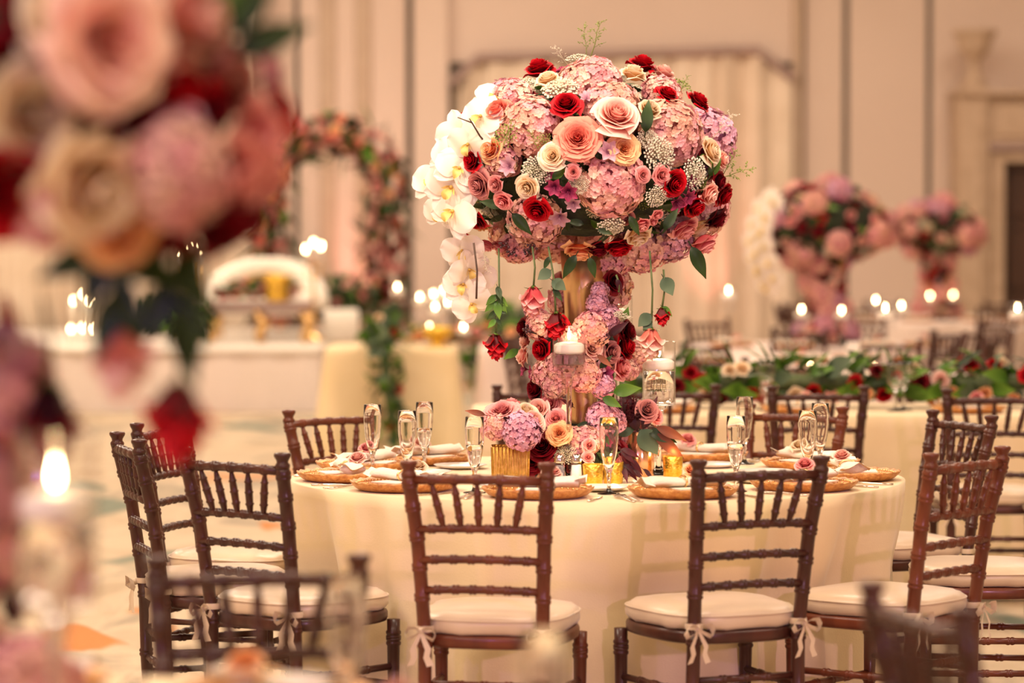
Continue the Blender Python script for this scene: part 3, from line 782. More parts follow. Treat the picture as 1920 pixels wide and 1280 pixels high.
def ring_mesh():
    m = MB(); m.tube([(0, .0255*math.cos(a), .0150+.0150*math.sin(a)) for a in [2*PI*k/20 for k in range(21)]], .0035, 6); return m.mesh('napkin_ring', M['gold'])
def card_mesh(): 
    m = MB(); m.box(-.05,.05,-.085,.085,0,.003); return m.mesh('menu_card', M['card'], False)
def plate_mesh():
    m = MB(); m.lathe([(.001,.004),(.05,.004),(.06,.006),(.082,.013),(.084,.012),(.062,.003),(.05,0),(.001,0)], 40); return m.mesh('bread_plate', M['china'])
def fork_mesh():
    m = MB()
    secs = [(-.10,.006,.0),(-.06,.0055,.001),(.0,.0035,.004),(.025,.0035,.006),(.04,.010,.004),(.05,.0115,.002)]
    m.loft([[(-w_,y,z),(w_,y,z),(w_,y,z+.0025),(-w_,y,z+.0025)] for y, w_, z in secs], True, True)
    for k in range(4):
        x = -.009+.006*k; m.loft([[(x-.0018,y,z),(x+.0018,y,z),(x+.0018,y,z+.002),(x-.0018,y,z+.002)] for y, z in ((.05,.002),(.07,.003),(.095,.007))], True, True)
    return m.mesh('fork', M['steel'])
def knife_mesh():
    m = MB(); m.loft([[(-w0,y,0),(w1,y,0),(w1,y,h),(-w0,y,h)] for y, w0, w1, h in ((-.11,.005,.005,.005),(-.05,.0065,.0065,.006),(.0,.004,.004,.004),(.01,.004,.010,.002),(.08,.004,.009,.002),(.115,.003,-.001,.002))], True, True)
    return m.mesh('knife', M['steel'])
def flute_mesh(mat, h=.215):
    # thick-walled champagne flute
    out = [(.001,.0),(.031,.0),(.033,.0015),(.030,.003),(.012,.006),(.0055,.014),(.0045,.03),(.006,.045),(.0085,.05),(.006,.056),(.009,.066),(.016,.085),(.0225,.115),(.0265,.15),(.0272,.18),(.0262,h-.001),(.0255,h)]
    inn = [(.0246,h-.001),(.0256,.18),(.0249,.15),(.0209,.116),(.0140,.087),(.0065,.072),(.001,.070)]
    m = MB(); m.lathe(out+inn, 28); return m.mesh('flute', mat)
def flutewater_mesh():
    m = MB(); m.lathe([(.001,.0712),(.0063,.0735),(.0135,.0875),(.0203,.116),(.0235,.135),(.001,.135)], 24); return m.mesh('water', M['water'])
def goblet_mesh(mat):
    out = [(.001,.0),(.037,.0),(.039,.002),(.034,.004),(.010,.008),(.0055,.02),(.0048,.06),(.007,.088),(.020,.098),(.036,.125),(.042,.155),(.041,.185),(.0385,.205)]
    inn = [(.0372,.2048),(.0396,.185),(.0404,.155),(.0345,.127),(.019,.101),(.001,.096)]
    m = MB(); m.lathe(out+inn, 24); return m.mesh('goblet', mat)
CHG, BEAD, NAP, NRING, CARD, BPL, FORK, KNIFE = charger_mesh(), bead_mesh(), napkin_mesh(), ring_mesh(), card_mesh(), plate_mesh(), fork_mesh(), knife_mesh()
FLUTE, FLUTET, FWATER, GOB = flute_mesh(M['glass']), flute_mesh(M['glass']), flutewater_mesh(), goblet_mesh(M['glass'])

def cup_mesh(R, z0, z1):
    """straight-sided cup of thin glass from z0 to z1"""
    m = MB(); m.lathe([(R*.45,z0-.004),(R*.8,z0-.002),(R*.96,z0+.001),(R,z0+.006),(R,z1-.001),(R-.0008,z1),(R-.0016,z1-.001),(R-.0016,z0+.007),(R*.9,z0+.0045),(.001,z0+.004)], 36, cap0=False, cap1=False); return m.mesh('cup', M['thinglass'])
def stem_mesh(mat, R, z0):
    m = MB(); m.lathe([(.001,.0),(.044,.0),(.046,.002),(.040,.006),(.016,.012),(.0085,.03),(.0075,.06),(.0075,z0*.55),(.0085,z0-.07),(.0115,z0-.035),(.018,z0-.014),(R*.44,z0-.0045),(.001,z0-.004)], 24); return m.mesh('stem', mat)
def flame_mesh(mat):
    m = MB(); m.lathe([(.0006,0),(.0035,.004),(.0052,.010),(.0048,.017),(.0028,.026),(.0010,.034),(.0002,.038)], 10); return m.mesh('flame', mat)
FLAME = flame_mesh(M['flame'])
def wick_mesh():
    m = MB(); m.tube([(0,0,0),(0,0,.008)], .001, 5); return m.mesh('wick', M['wick'])
WICK = wick_mesh()
def wax_mesh(R):
    m = MB(); m.lathe([(R*.80,-.016),(R*.96,-.011),(R*.995,-.004),(R,-.003),(R,.0085),(R*.995,.0095),(R*.97,.0115),(R*.80,.0165),(R*.45,.0195),(.001,.0205)], 32); return m.mesh('wax', M['wax'])
WAXM = {}
def candle_stand(x, y, zt, R, z0, z1, wl, label, clabel, group=None, cgroup=None, mat='glass', water=True):
    """zt: surface height; z0/z1 cup bottom/top, wl: water level (all above the surface)"""
    t = thing('candle_stand', label, 'candle stand', (x, y, zt), 0, group)
    inst('cup', cup_mesh(R, z0, z1), t); inst('stem', stem_mesh(M[mat], R, z0), t)
    if water:
        m = MB(); q = R-.0030; m.lathe([(.001,z0+.0058),(q*.9,z0+.0063),(q,z0+.010),(q,wl),(.001,wl)], 28); m.build('water', M['water'], t)
    c = thing('floating_candle', clabel, 'candle', (x, y, zt+wl+.0185), 0, cgroup)
    key = round(R-.0042, 4)
    if key not in WAXM: WAXM[key] = wax_mesh(key)
    inst('wax', WAXM[key], c); inst('wick', WICK, c, (0,0,.0200)); inst('flame', FLAME, c, (0,0,.0250))
    return t

def setting(cx, cy, ang, R, tz, where, group, full=True, blossom='blush', rr=.70, cutlery=True):
    """a place setting on a round table at angle ang"""
    c, s = math.cos(ang), math.sin(ang); px, py = cx+rr*c, cy+rr*s; rz = ang+PI/2
    def at(dr, dt): return (cx+(rr+dr)*c - dt*s, cy+(rr+dr)*s + dt*c)
    t = thing('charger_plate', 'gold beaded amber charger '+where, 'charger plate', (px, py, tz), rz, 'chargers '+group)
    inst('plate', CHG, t, (0,0,0), None, .92); inst('beading', BEAD, t, (0,0,0), None, .92)
    o = inst('menu_card', CARD, None, (px, py, tz+.0205)); o.rotation_euler = (0,0,rz+.1); o.location.z = tz+.0245
    tag(o, 'cream menu card under a napkin '+where, 'menu card', 'menu cards '+group)
    t = thing('napkin', 'rolled cream napkin in a gold ring '+where, 'napkin', (px, py, tz+.0278), rz+rnd.uniform(-.25,.25), 'napkins '+group)
    inst('cloth', NAP, t); inst('napkin_ring', NRING, t)
    x, y = at(-.02, .035)
    o = flower(blossom, None, (x, y, tz+.067), (rnd.uniform(-.3,.3), rnd.uniform(-.6,-.2), 1), .030)
    o.name = 'rose_bloom'; tag(o, {'blush':'pale blush','pink':'soft pink','ivory':'ivory','coral':'coral pink','apricot':'peach'}[blossom]+' rose bloom laid '+where, 'flower', 'napkin blooms '+group)
    if cutlery:
        for k in range(2):
            x, y = at(.055, -.172-.021*k); f = inst('fork', FORK, None, (x, y, tz+.0015), None, .85)
            f.rotation_euler = (0,0,rz); tag(f, 'polished dinner fork '+where, 'fork', 'forks '+group)
        x, y = at(.05, .174); f = inst('knife', KNIFE, None, (x, y, tz+.0015), None, .80); f.rotation_euler = (0,0,rz)
        tag(f, 'polished dinner knife '+where, 'knife', 'knives '+group)
    if full:
        x, y = at(-.255, -.155); o = inst('bread_plate', BPL, None, (x, y, tz+.001)); tag(o, 'small white bread plate '+where, 'plate', 'bread plates '+group)

# ------------------------------------------------------------------ main round table
TX, TY, TR = .255, 9.0, .925
def pol(x, y): return math.atan2(y-TY, x-TX)
CH1 = [  # finial midpoint, facing, wood, label
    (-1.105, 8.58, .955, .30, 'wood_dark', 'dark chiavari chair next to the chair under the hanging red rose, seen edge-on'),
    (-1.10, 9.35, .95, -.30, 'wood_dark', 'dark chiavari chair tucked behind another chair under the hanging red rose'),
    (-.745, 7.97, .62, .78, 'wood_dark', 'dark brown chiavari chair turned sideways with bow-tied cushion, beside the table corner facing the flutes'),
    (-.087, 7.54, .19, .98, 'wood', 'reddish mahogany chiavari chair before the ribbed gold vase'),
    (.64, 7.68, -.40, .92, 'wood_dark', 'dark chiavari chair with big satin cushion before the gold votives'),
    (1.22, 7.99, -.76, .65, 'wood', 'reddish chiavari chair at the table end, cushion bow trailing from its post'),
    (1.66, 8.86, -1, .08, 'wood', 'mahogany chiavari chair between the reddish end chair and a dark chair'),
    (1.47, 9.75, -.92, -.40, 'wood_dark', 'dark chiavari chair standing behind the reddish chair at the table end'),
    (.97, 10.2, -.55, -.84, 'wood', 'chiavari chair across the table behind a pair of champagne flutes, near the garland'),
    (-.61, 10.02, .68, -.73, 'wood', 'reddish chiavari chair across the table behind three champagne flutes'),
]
round_table(TX, TY, TR-.012, 'round banquet table under the tall main centrepiece')
dents = []
for x, y, fx, fy, wd, lab in CH1:
    d = Vector((fx, fy)).normalized(); fr = Vector((x, y)) + d*(.262+.215)
    rr = (fr-Vector((TX, TY))).length; a = pol(fr.x, fr.y)
    if rr < TR+.07: dents.append((a, TR+.07-rr, .30))
round_cloth(TX, TY, TR, 'cream floor-length cloth on the main round table', 'cloth', 5, dents)
for x, y, fx, fy, wd, lab in CH1: chair(x, y, fx, fy, lab, wd)

# place settings
bl = ['blush','pink','ivory','blush','apricot','pink','blush','ivory','pink','blush']
SA = [(-168,'before the edge-on dark chair'), (160,'before the chair under the hanging red rose'), (-138,'before the sideways dark chair'), (-104,'before the ribbed gold vase'), (-73,'before the gold votives'), (-40,'before the reddish end chair'),
      (-9,'before the mahogany chair beside the end chair'), (26,'before the dark chair behind the end chair'), (62,'before the far chair near the garland'), (135,'before the far chair behind three flutes')]
for (a, wh), k in zip(SA, bl): setting(TX, TY, math.radians(a), TR, TZ, wh, 'of the main table', True, k, .755)
# champagne flutes
FLP = [(176,.68,0),(207,.63,0),(161,.555,1),(239,.70,1),(-88.5,.64,0),(-55.5,.67,1),(46,.70,0),(-24.5,.67,0),(10.5,.70,0)]
FLAB = ['clear champagne flute first of three standing before the far mahogany chair', 'shorter-looking clear champagne flute between two others near the table edge', 'champagne flute half filled with water behind two empty flutes',
        'champagne flute of water in front of the ribbed gold vase', 'empty champagne flute before the gold mercury votives', 'champagne flute of water beside the yellow votive, before a taller flute',
        'clear champagne flute rising behind a flute of water', 'clear champagne flute overlapping another beside the pink napkin bloom', 'clear champagne flute standing behind another near the far chair']
for (fa_, fr_, wt), lab in zip(FLP, FLAB):
    t = thing('champagne_flute', lab, 'glass', (TX+fr_*math.cos(math.radians(fa_)), TY+fr_*math.sin(math.radians(fa_)), TZ)); inst('glass', FLUTE, t)
    if wt: inst('water', FWATER, t)
# floating candle stands
candle_stand(PX(1067,8.8), 8.8, TZ, .049, .340, .452, .375, 'tall thin-stemmed glass candle stand with shallow cylinder, before the gold vase', 'white floating candle lit in the shallow tall-stemmed glass')
candle_stand(PX(1236,9.07), 9.07, TZ, .0505, .213, .405, .315, 'shorter glass candle stand with deep cylinder of water beside the dark leaves', 'white floating candle lit in the deep glass under a blush rose')
candle_stand(PX(1157,9.42), 9.42, TZ, .049, .42, .54, .46, 'glass candle stand mostly hidden behind the flower column', 'floating candle glowing behind the flower column')
# shakers
for px, fillm, lab in ((1049,'pepper','glass pepper shaker with chrome dome cap'), (1081,'salt','glass salt shaker with chrome dome cap')):
    t = thing('pepper_shaker' if fillm == 'pepper' else 'salt_shaker', lab, 'shaker', (PX(px,8.66), 8.66, TZ))
    m = MB(); m.lathe([(.001,0),(.0225,0),(.023,.002),(.0145,.066),(.0145,.070),(.0135,.070),(.0215,.004),(.001,.004)], 10); m.build('body', M['thinglass'], t, smooth=False)
    m = MB(); m.lathe([(.001,.0045),(.0205,.0045),(.0140,.060),(.001,.060)], 10); m.build('contents', M[fillm], t)
    m = MB(); m.lathe([(.0155,.066),(.016,.070),(.0155,.080),(.013,.087),(.008,.092),(.001,.093)], 14); m.build('cap', M['chrome'], t)
# votives
for px, D, lab in ((1112,8.66,'yellow-gold mercury votive beside the salt shaker'), (1150,8.74,'yellow-gold mercury votive half hidden by a champagne flute'), (1262,8.98,'yellow-gold mercury votive beside the deep candle stand')):
    t = thing('votive_holder', lab, 'votive', (PX(px,D), D, TZ))
    m = MB(); m.lathe([(.001,0),(.026,0),(.0285,.003),(.031,.062),(.030,.063),(.0275,.006),(.001,.006)], 24); m.build('cup', M['mercury'], t)
    m = MB(); m.lathe([(.001,.007),(.022,.007),(.022,.026),(.001,.027)], 16); m.build('tealight', M['wax'], t)
    inst('flame', FLAME, t, (0,0,.027), None, .8)
    l = bpy.data.lights.new('votive_light', 'POINT'); l.energy = .25; l.color = (1,.6,.25); l.shadow_soft_size = .006
    lo = bpy.data.objects.new('votive_light', l); col.objects.link(lo); lo.parent = t; lo.location = (0,0,.075)

# ------------------------------------------------------------------ floral centrepieces
def vase(t, hz=.68, r0=.033, r1=.070, mat='vase_gold'):
    m = MB(); m.lathe([(.001,0),(.085,0),(.086,.006),(.05,.012),(r0,.03),(r0+.006,.15),((r0+r1)/2-.003,.35),(r1-.010,.55),(r1,hz),(r1-.004,hz),(r1-.015,.55),(.001,.52)], 36); return m.build('trumpet_vase', M[mat], t)
MIX = ['hyd','hydp','hydl','red','red','burg','ivory','blush','pink','gblush','gcoral','gpink','apricot','mauve','pink','mag','lilac','fill','hyd','red','blush']
MIXF = ['hyd','hydl','red','burg','burg','ivory','blush','pink','gpink','mauve','red','ivory','fill','mag','blush','burg','hydp','lime']
SZ_ = {'hyd':.095,'hydp':.092,'hydl':.088,'fill':.05,'mag':.038,'lilac':.038,'berry':.04,'lime':.035,'gblush':.056,'gcoral':.056,'gpink':.054,'gapricot':.045}
def ell(rx, ry, ru, rd, n):
    """point and normal on an ellipsoid with different upper and lower half heights"""
    n = Vector(n).normalized(); rz = ru if n.z > 0 else rd
    return Vector((n.x*rx, n.y*ry, n.z*rz)), Vector((n.x/rx, n.y/ry, n.z/rz)).normalized()
def dome_fill(t, c, rx, ry, ru, rd, n, seed, keep, k=.9, zmin=-.85, mix=MIX, sc_=1.0):
    r = random.Random(seed); cnt = 0
    for i in range(n):
        z = 1-(1-zmin)*(i+.5)/n; q = math.sqrt(1-z*z); a = i*2.39996+r.uniform(-.15,.15)
        d = Vector((q*math.cos(a), q*math.sin(a), z))
        kind = mix[r.randrange(len(mix))]
        if not keep(d): continue
        p, nn = ell(rx*k, ry*k, ru*k, rd*k, d)
        flower(kind, t, c+p, nn + Vector((r.uniform(-.3,.3), r.uniform(-.3,.3), r.uniform(-.2,.3))), SZ_.get(kind, .043)*r.uniform(.88,1.12)*sc_); cnt += 1
    return cnt
def leaf_fill(t, c, rx, ry, ru, rd, n, seed, kinds='ggggbed', ln=.10, keep=lambda d: True, k=.82):
    r = random.Random(seed)
    for i in range(n):
        z = 1-1.9*(i+.5)/n; q = math.sqrt(max(0, 1-z*z)); a = i*2.39996+r.uniform(-.3,.3)
        d = Vector((q*math.cos(a), q*math.sin(a), z))
        if not keep(d): continue
        p, nn = ell(rx*k, ry*k, ru*k, rd*k, d)
        tang = nn.orthogonal().normalized(); tang.rotate(Quaternion(nn, r.uniform(0, 6.28)))
        leaf(t, c+p, tang*.8+nn*.75, nn, ln*r.uniform(.7,1.2), kinds[r.randrange(len(kinds))])
def core(t, c, rx, ry, ru, rd, k=.74):
    m = MB(); rings = []
    for i in range(13):
        a = PI*i/12; z = -math.cos(a)*(ru if a > PI/2 else rd)*k; q = max(.002, math.sin(a))
        rings.append([(rx*k*q*math.cos(2*PI*j/24)*(1+.05*math.sin(j*3+i)), ry*k*q*math.sin(2*PI*j/24)*(1+.05*math.sin(j*3+i)), z) for j in range(24)])
    m.loft(rings); return m.build('moss_core', M['foam'], t, c)
def column_core(t, pts, r):
    m = MB(); m.tube(pts, r, 14); return m.build('moss_core', M['foam'], t)

CPX, CPY = .215, 9.0
main = thing('floral_centerpiece', 'tall main floral centrepiece in gold vase, white orchids cascading from its dome', 'centerpiece', (CPX, CPY, TZ))
base = Vector((CPX, CPY, TZ)); GROUND[main] = 0.0
vase(main)
RXD, RYD, RUD, RDD = .445, .42, .33, .25
DC = W(1098, 322, CPY) - base
DC.y = 0
core(main, DC, RXD, RYD, RUD, RDD, .78)
def onDome(px, py, rad, kind, push=0.0, tilt=(0,0,0)):
    u = (px-1098)/277.0; v = (322-py)/(205.0 if py < 322 else 155.0)
    s = 1-u*u-v*v; dep = math.sqrt(s) if s > 0 else 0.0
    D = CPY - RYD*.93*dep - push
    p = W(px, py, D) - base
    n = Vector((u/RXD, -max(dep,.18)/RYD, v/(RUD if v > 0 else RDD))).normalized() + Vector(tilt)
    R = rad/622.0*D/CPY
    n.normalize()
    off = .25 if kind in FL and FL[kind][0][0] == 'hydrangea' else 0
    if kind == 'orchid': return orchid(main, p, n, R, tilt[0] if False else rnd.uniform(-.35,.35))
    return flower(kind, main, p - n*R*off, n, R)
HY = [(988,228,64,'hydp'),(1113,140,56,'hyd'),(1150,196,62,'hydp'),(1266,238,70,'hydp'),(1150,348,70,'hyd'),(1000,424,56,'hydp'),(956,176,42,'hyd'),
      (1205,478,58,'hyd'),(1262,462,46,'hydl'),(1150,500,38,'hyd'),(1246,168,42,'hyd'),(935,300,34,'hydp'),(965,470,38,'hydp'),(1082,140,38,'hydp')]
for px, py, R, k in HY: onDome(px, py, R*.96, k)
RO = [(1012,135,31,'red',.02),(1062,198,28,'red',.05),(1203,126,29,'red',.0),(1250,180,23,'red',.04),(1307,192,25,'red',.02),(889,301,24,'red',.03),(893,408,26,'red',.05),
      (1008,392,26,'red',.06),(872,442,22,'red',.03),(1260,342,29,'red',.04),(1300,384,26,'red',.04),(1340,405,27,'burg',.02),(1354,364,24,'red',.0),(1160,456,30,'red',.04),(1122,460,25,'burg',.03),(1345,340,20,'burg',0),
      (1028,152,24,'ivory',.03),(1187,143,27,'ivory',.05),(1217,208,25,'ivory',.05),(1037,293,26,'ivory',.05),(990,350,26,'ivory',.04),(1330,285,27,'ivory',.02),(1195,438,28,'ivory',.04),(1326,362,25,'blush',.05),(1243,141,24,'blush',.02),(1350,300,20,'blush',0),
      (1155,220,42,'blush',.09),(1083,260,40,'gcoral',.06),(1170,279,28,'gapricot',.05),(1088,466,30,'apricot',.05),(1280,425,30,'pink',.05),(1318,450,31,'pink',.03),(937,212,30,'coral',.02),(923,282,26,'apricot',.02),(901,345,28,'mauve',.02),(1308,424,26,'ivory',.02),
      (931,345,18,'pink',.05),(944,376,19,'pink',.05),(1075,322,16,'pink',.05),(1205,328,15,'pink',.05),(1240,328,19,'pink',.04),(1202,418,20,'pink',.06),(1232,402,12,'pink',.06),(1224,414,11,'pink',.06),(913,456,19,'pink',.03),(941,458,19,'pink',.03),(958,472,16,'pink',.02),
      (1040,350,20,'mag',.05),(1066,358,22,'mag',.05),(1050,404,24,'lilac',.05),(1268,378,22,'mag',.05),(1288,368,20,'mag',.05),(1140,285,24,'lilac',.05),(955,312,22,'lilac',.04),(1075,380,18,'lilac',.05),(1100,185,18,'lilac',.03),(1290,340,18,'mag',.02),
      (1005,322,26,'fill',.03),(1236,290,30,'fill',.03),(1300,326,28,'fill',.03),(1145,424,24,'fill',.05),(1232,366,22,'fill',.04),(1052,168,30,'fill',.03),(975,430,24,'fill',.03),(1085,345,18,'fill',.03),(1215,262,20,'fill',.02),
      (948,255,24,'lime',.05),(1278,160,20,'lime',.02),(1085,112,22,'fill',0),(1020,265,16,'lime',.02),(905,265,22,'lime',0)]
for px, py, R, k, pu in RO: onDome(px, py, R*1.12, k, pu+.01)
# orchid cascade on one side of the dome
for px, py, R, D, nx, nz in ((928,186,40,8.80,-.2,.9),(903,222,46,8.74,-.7,.4),(862,252,46,8.80,-.6,.3),(880,272,44,8.70,-.4,.0),(843,300,48,8.78,-.6,.2),(860,318,44,8.72,-.2,.0),(812,338,44,8.86,-.5,.1),(846,352,50,8.74,-.35,.1),(850,398,48,8.74,-.3,0),(824,400,34,8.84,-.6,-.1),
                         (868,470,40,8.84,-.4,-.2),(878,505,38,8.84,.3,-.3),(870,535,40,8.86,-.5,-.2),(897,515,36,8.88,.6,-.2),(886,570,38,8.86,-.2,-.3)):
    orchid(main, W(px, py, D)-base, (nx+rnd.uniform(-.35,.3), -1, nz+rnd.uniform(-.35,.35)), R/622.0*1.10, rnd.uniform(-.7,.7))
stem(main, [W(925,185,8.85)-base, W(870,235,8.85)-base, W(842,300,8.88)-base, W(850,400,8.88)-base, W(878,470,8.88)-base, W(886,575,8.90)-base], .0035)
# twigs, sprigs
stem(main, [W(930,290,8.72)-base, W(900,255,8.66)-base, W(885,230,8.64)-base, W(858,220,8.62)-base], [.003,.0028,.0024,.0016], 'twig', 'twig')
stem(main, [W(885,230,8.64)-base, W(880,222,8.63)-base], [.002,.0014], 'twig', 'twig')
for px, py, D, ln, dx, dz, me in ((1100,108,9.0,.09,-.1,1,SPRIG),(1108,105,8.95,.10,.25,1,SPRIG),(1068,125,8.95,.07,-.6,.8,SPRIGW),(1275,172,8.85,.05,.4,.9,SPRIG),(1345,335,8.85,.10,.8,.25,SPRIG),(1355,330,8.85,.08,.4,.8,SPRIG),(1335,260,8.9,.09,.6,.8,SPRIGW),(835,322,8.85,.06,-.5,1,SPRIG),(945,270,8.6,.07,.3,1,SPRIG),(1010,280,8.6,.06,-.3,.6,SPRIG),(905,470,8.75,.06,.2,-1,SPRIGW)):
    inst('sprig', me, main, W(px,py,D)-base, align((dx,-.2,dz), rnd.uniform(0,6)), ln*1.1)
for px, py, D in ((985,465,8.75),(965,468,8.75),(1000,455,8.72),(950,452,8.72)): inst('berry_spray', FL['berry'][0][1], main, W(px,py,D)-base, align((rnd.uniform(-.4,.4),-.5,-.8)), .026)
# leaves that show between the blooms
for px, py, D, dx, dz, ln, k in ((1210,248,8.62,.1,1,.09,'g'),(945,388,8.68,-1,.3,.07,'g'),(1296,462,8.74,.5,-1,.10,'g'),(1080,478,8.62,-.6,-1,.075,'g'),(1105,482,8.62,.3,-1,.06,'g'),(1010,330,8.6,-1,-.3,.06,'g'),(1035,335,8.58,.8,.6,.05,'b'),(1225,300,8.62,.6,-.5,.07,'g'),(1130,300,8.58,-.4,.6,.07,'g'),(960,400,8.66,.6,-.6,.08,'g'),(1095,420,8.64,-.8,.2,.05,'g'),(1120,430,8.64,.8,-.2,.045,'g'),(1245,430,8.62,.5,.8,.07,'g'),(1180,405,8.58,.5,-.9,.06,'g'),(1330,330,8.8,.5,.8,.06,'b')):
    leaf(main, W(px,py,D)-base, (dx,-.25,dz), (0,-1,.2), ln, k)
front = lambda d: d.y < .12
dome_fill(main, DC, RXD, RYD, RUD, RDD, 120, 4, lambda d: d.y > .10, .93)
dome_fill(main, DC, RXD, RYD, RUD, RDD, 100, 8, lambda d: d.y <= .12, .80, -.7, ['fill','mauve','burg','lilac','fill','mag','burg','lime'], .85)
leaf_fill(main, DC, RXD, RYD, RUD, RDD, 260, 5, 'gggggb', .068, lambda d: True, .80)
# hanging stems
def hang(parent, bs, x0, y0, x1, y1, D, r, kind, lf=(), mat='stem'):
    a, c = W(x0,y0,D)-bs, W(x1,y1,D)-bs
    stem(parent, [a, a.lerp(c,.5)+Vector((.006,0,0)), c], [.0032,.0030,.0034], mat)
    if kind:
        q = (Vector((rnd.uniform(-.08,.08), -.12, -1))).normalized()
        o = inst('rose', FL[kind][0][1], parent, c+Vector((0,0,-r*.30)), align(q, rnd.uniform(0,6)), r); inst('sepals', SEPAL, o)
    for t, s, k, ln in lf:
        p = a.lerp(c, t); leaf(parent, p, (s, -.3, rnd.uniform(-.9,-.2)), (0,-1,.3), ln, k)
hang(main, base, 935,465, 929,628, 8.72, .050, 'budred', [(.44,.1,'g',.045),(.50,.3,'g',.045),(.54,-.9,'b',.042),(.55,.9,'b',.042),(.61,-.9,'b',.045),(.60,.7,'b',.045),(.62,.1,'b',.05),(.70,.9,'g',.035),(.72,-.9,'g',.036),(.82,-.7,'b',.034),(.80,.4,'g',.03)])
hang(main, base, 888,455, 893,560, 8.70, .03, None, [], 'twig')
hang(main, base, 998,462, 1000,540, 8.70, .058, 'budpink', [])
hang(main, base, 1028,462, 1042,588, 8.68, .052, 'budred', [(.35,-.6,'e',.048),(.50,.6,'e',.05),(.62,.4,'g',.045),(.15,-.4,'g',.04)])
hang(main, base, 1218,470, 1221,618, 8.72, .058, 'budblush', [(.80,-.9,'e',.052),(.88,-.7,'e',.038)])
hang(main, base, 1244,505, 1241,578, 8.72, .036, 'budred', [(.2,.4,'e',.06),(.95,.9,'b',.04)])
hang(main, base, 1155,515, 1160,548, 8.74, .02, None, [(.2,.3,'d',.05)])
# flower column round the vase
column_core(main, [W(1085,612,CPY)-base, W(1085,650,CPY)-base, W(1088,705,CPY)-base], [.09,.115,.08])
def onCol(px, py, rad, kind, cx=1088, R=.145, push=0.0):
    dx = (px-cx)/622.0; s = max(0, 1-(dx/R)**2); dep = math.sqrt(s)*R
    D = CPY - dep - push; p = W(px, py, D) - base
    n = Vector((dx/R, -max(.25, math.sqrt(s)), rnd.uniform(-.1,.25))).normalized()
    return flower(kind, main, p, n, rad/622.0)
for px, py, R, k in ((1000,572,24,'hydl'),(1012,610,30,'hyd'),(985,615,24,'burg'),(1018,655,27,'red'),(1050,608,22,'red'),(1110,618,36,'hydp'),(1140,600,30,'hydl'),(1172,622,28,'burg'),(1168,652,30,'red'),(988,640,20,'blush'),(984,668,22,'blush'),(1162,690,28,'pink'),(1180,690,24,'hyd'),
                     (1110,655,24,'blush'),(1050,690,32,'hyd'),(1095,702,34,'hydp'),(1020,700,26,'hyd'),(985,692,18,'mag'),(1000,700,18,'mag'),(1135,700,20,'mag'),(1122,690,18,'lilac'),(1010,730,30,'burg'),(1040,722,26,'hyd'),(1145,660,24,'mauve'),(1195,660,24,'hydp'),(1075,640,30,'hyd'),(1130,725,24,'hydl'),(1150,530,24,'burg'),(1125,545,18,'hydl'),(1120,570,22,'hydl')):
    onCol(px, py, R, k)
for k in range(26):   # the side away from the camera
    a = rnd.uniform(.25, PI-.25); z = rnd.uniform(.30,.60); kind = MIX[rnd.randrange(len(MIX))]
    flower(kind, main, Vector((.125*math.cos(a), .125*math.sin(a), z)), (math.cos(a), math.sin(a), .1), SZ_.get(kind,.043)*.8)
for px, py, dx, dz, k, ln in ((972,655,-1,-.6,'b',.05),(1120,665,.5,-.4,'r',.06),(1115,640,.8,.4,'d',.06),(1150,735,.9,.2,'b',.08),(1130,745,.9,-.4,'b',.06),(1170,600,.3,1,'b',.04),(1140,630,.6,.5,'d',.07),(1125,690,.6,.7,'g',.05),(1060,668,-.5,.6,'d',.05)):
    leaf(main, W(px,py,8.84)-base, (dx,-.4,dz), (0,-1,.2), ln, k)
inst('berry_spray', FL['berry'][0][1], main, W(1000,625,8.80)-base, align((-.8,-.2,.2)), .03)
inst('filler_blossom', FL['fill'][0][1], main, W(1167,592,8.84)-base, align((.2,-.3,1)), .028)
# flowers at the foot
column_core(main, [(-.03,0,.0),(-.03,0,.09),(-.02,0,.16)], [.16,.15,.05])
def onBase(px, py, rad, kind, D): return flower(kind, main, W(px,py,D)-base, ((px-1085)/260.0, -1, .45), rad/622.0*D/9)
for px, py, R, k, D in ((1010,768,26,'blush',8.86),(1032,758,24,'pink',8.90),(1043,786,24,'pink',8.84),(1048,812,25,'gapricot',8.80),(1018,838,34,'burg',8.82),(1000,862,30,'burg',8.84),(1075,826,28,'hydp',8.84),(1098,826,30,'hyd',8.84),(1108,815,22,'blush',8.86),(1130,782,32,'hydl',8.88),(1150,790,26,'hydl',8.92),
                        (1105,835,16,'pink',8.78),(1103,858,15,'pink',8.77),(1072,835,26,'hydl',8.84),(1085,868,26,'burg',8.84),(1155,845,26,'burg',8.92),(1060,850,22,'fill',8.80),(1038,845,20,'fill',8.82),(1140,830,20,'mag',8.88),(1010,800,28,'hyd',8.88),(1060,875,24,'burg',8.84),(1030,880,24,'mauve',8.84)):
    onBase(px, py, R, k, D)
for k in range(16):
    a = rnd.uniform(.1, PI-.1); kind = MIX[rnd.randrange(len(MIX))]
    flower(kind, main, Vector((.17*math.cos(a)-.03, .17*math.sin(a), rnd.uniform(.03,.14))), (math.cos(a), math.sin(a), .6), SZ_.get(kind,.043)*.8)
for k in range(34):
    px = rnd.uniform(985,1180); py = rnd.uniform(760,885); leaf(main, W(px,py,8.87)-base, (rnd.uniform(-1,1),-.6,rnd.uniform(-.6,.6)), (0,-1,.4), rnd.uniform(.04,.07), 'ddrgge'[rnd.randrange(6)])
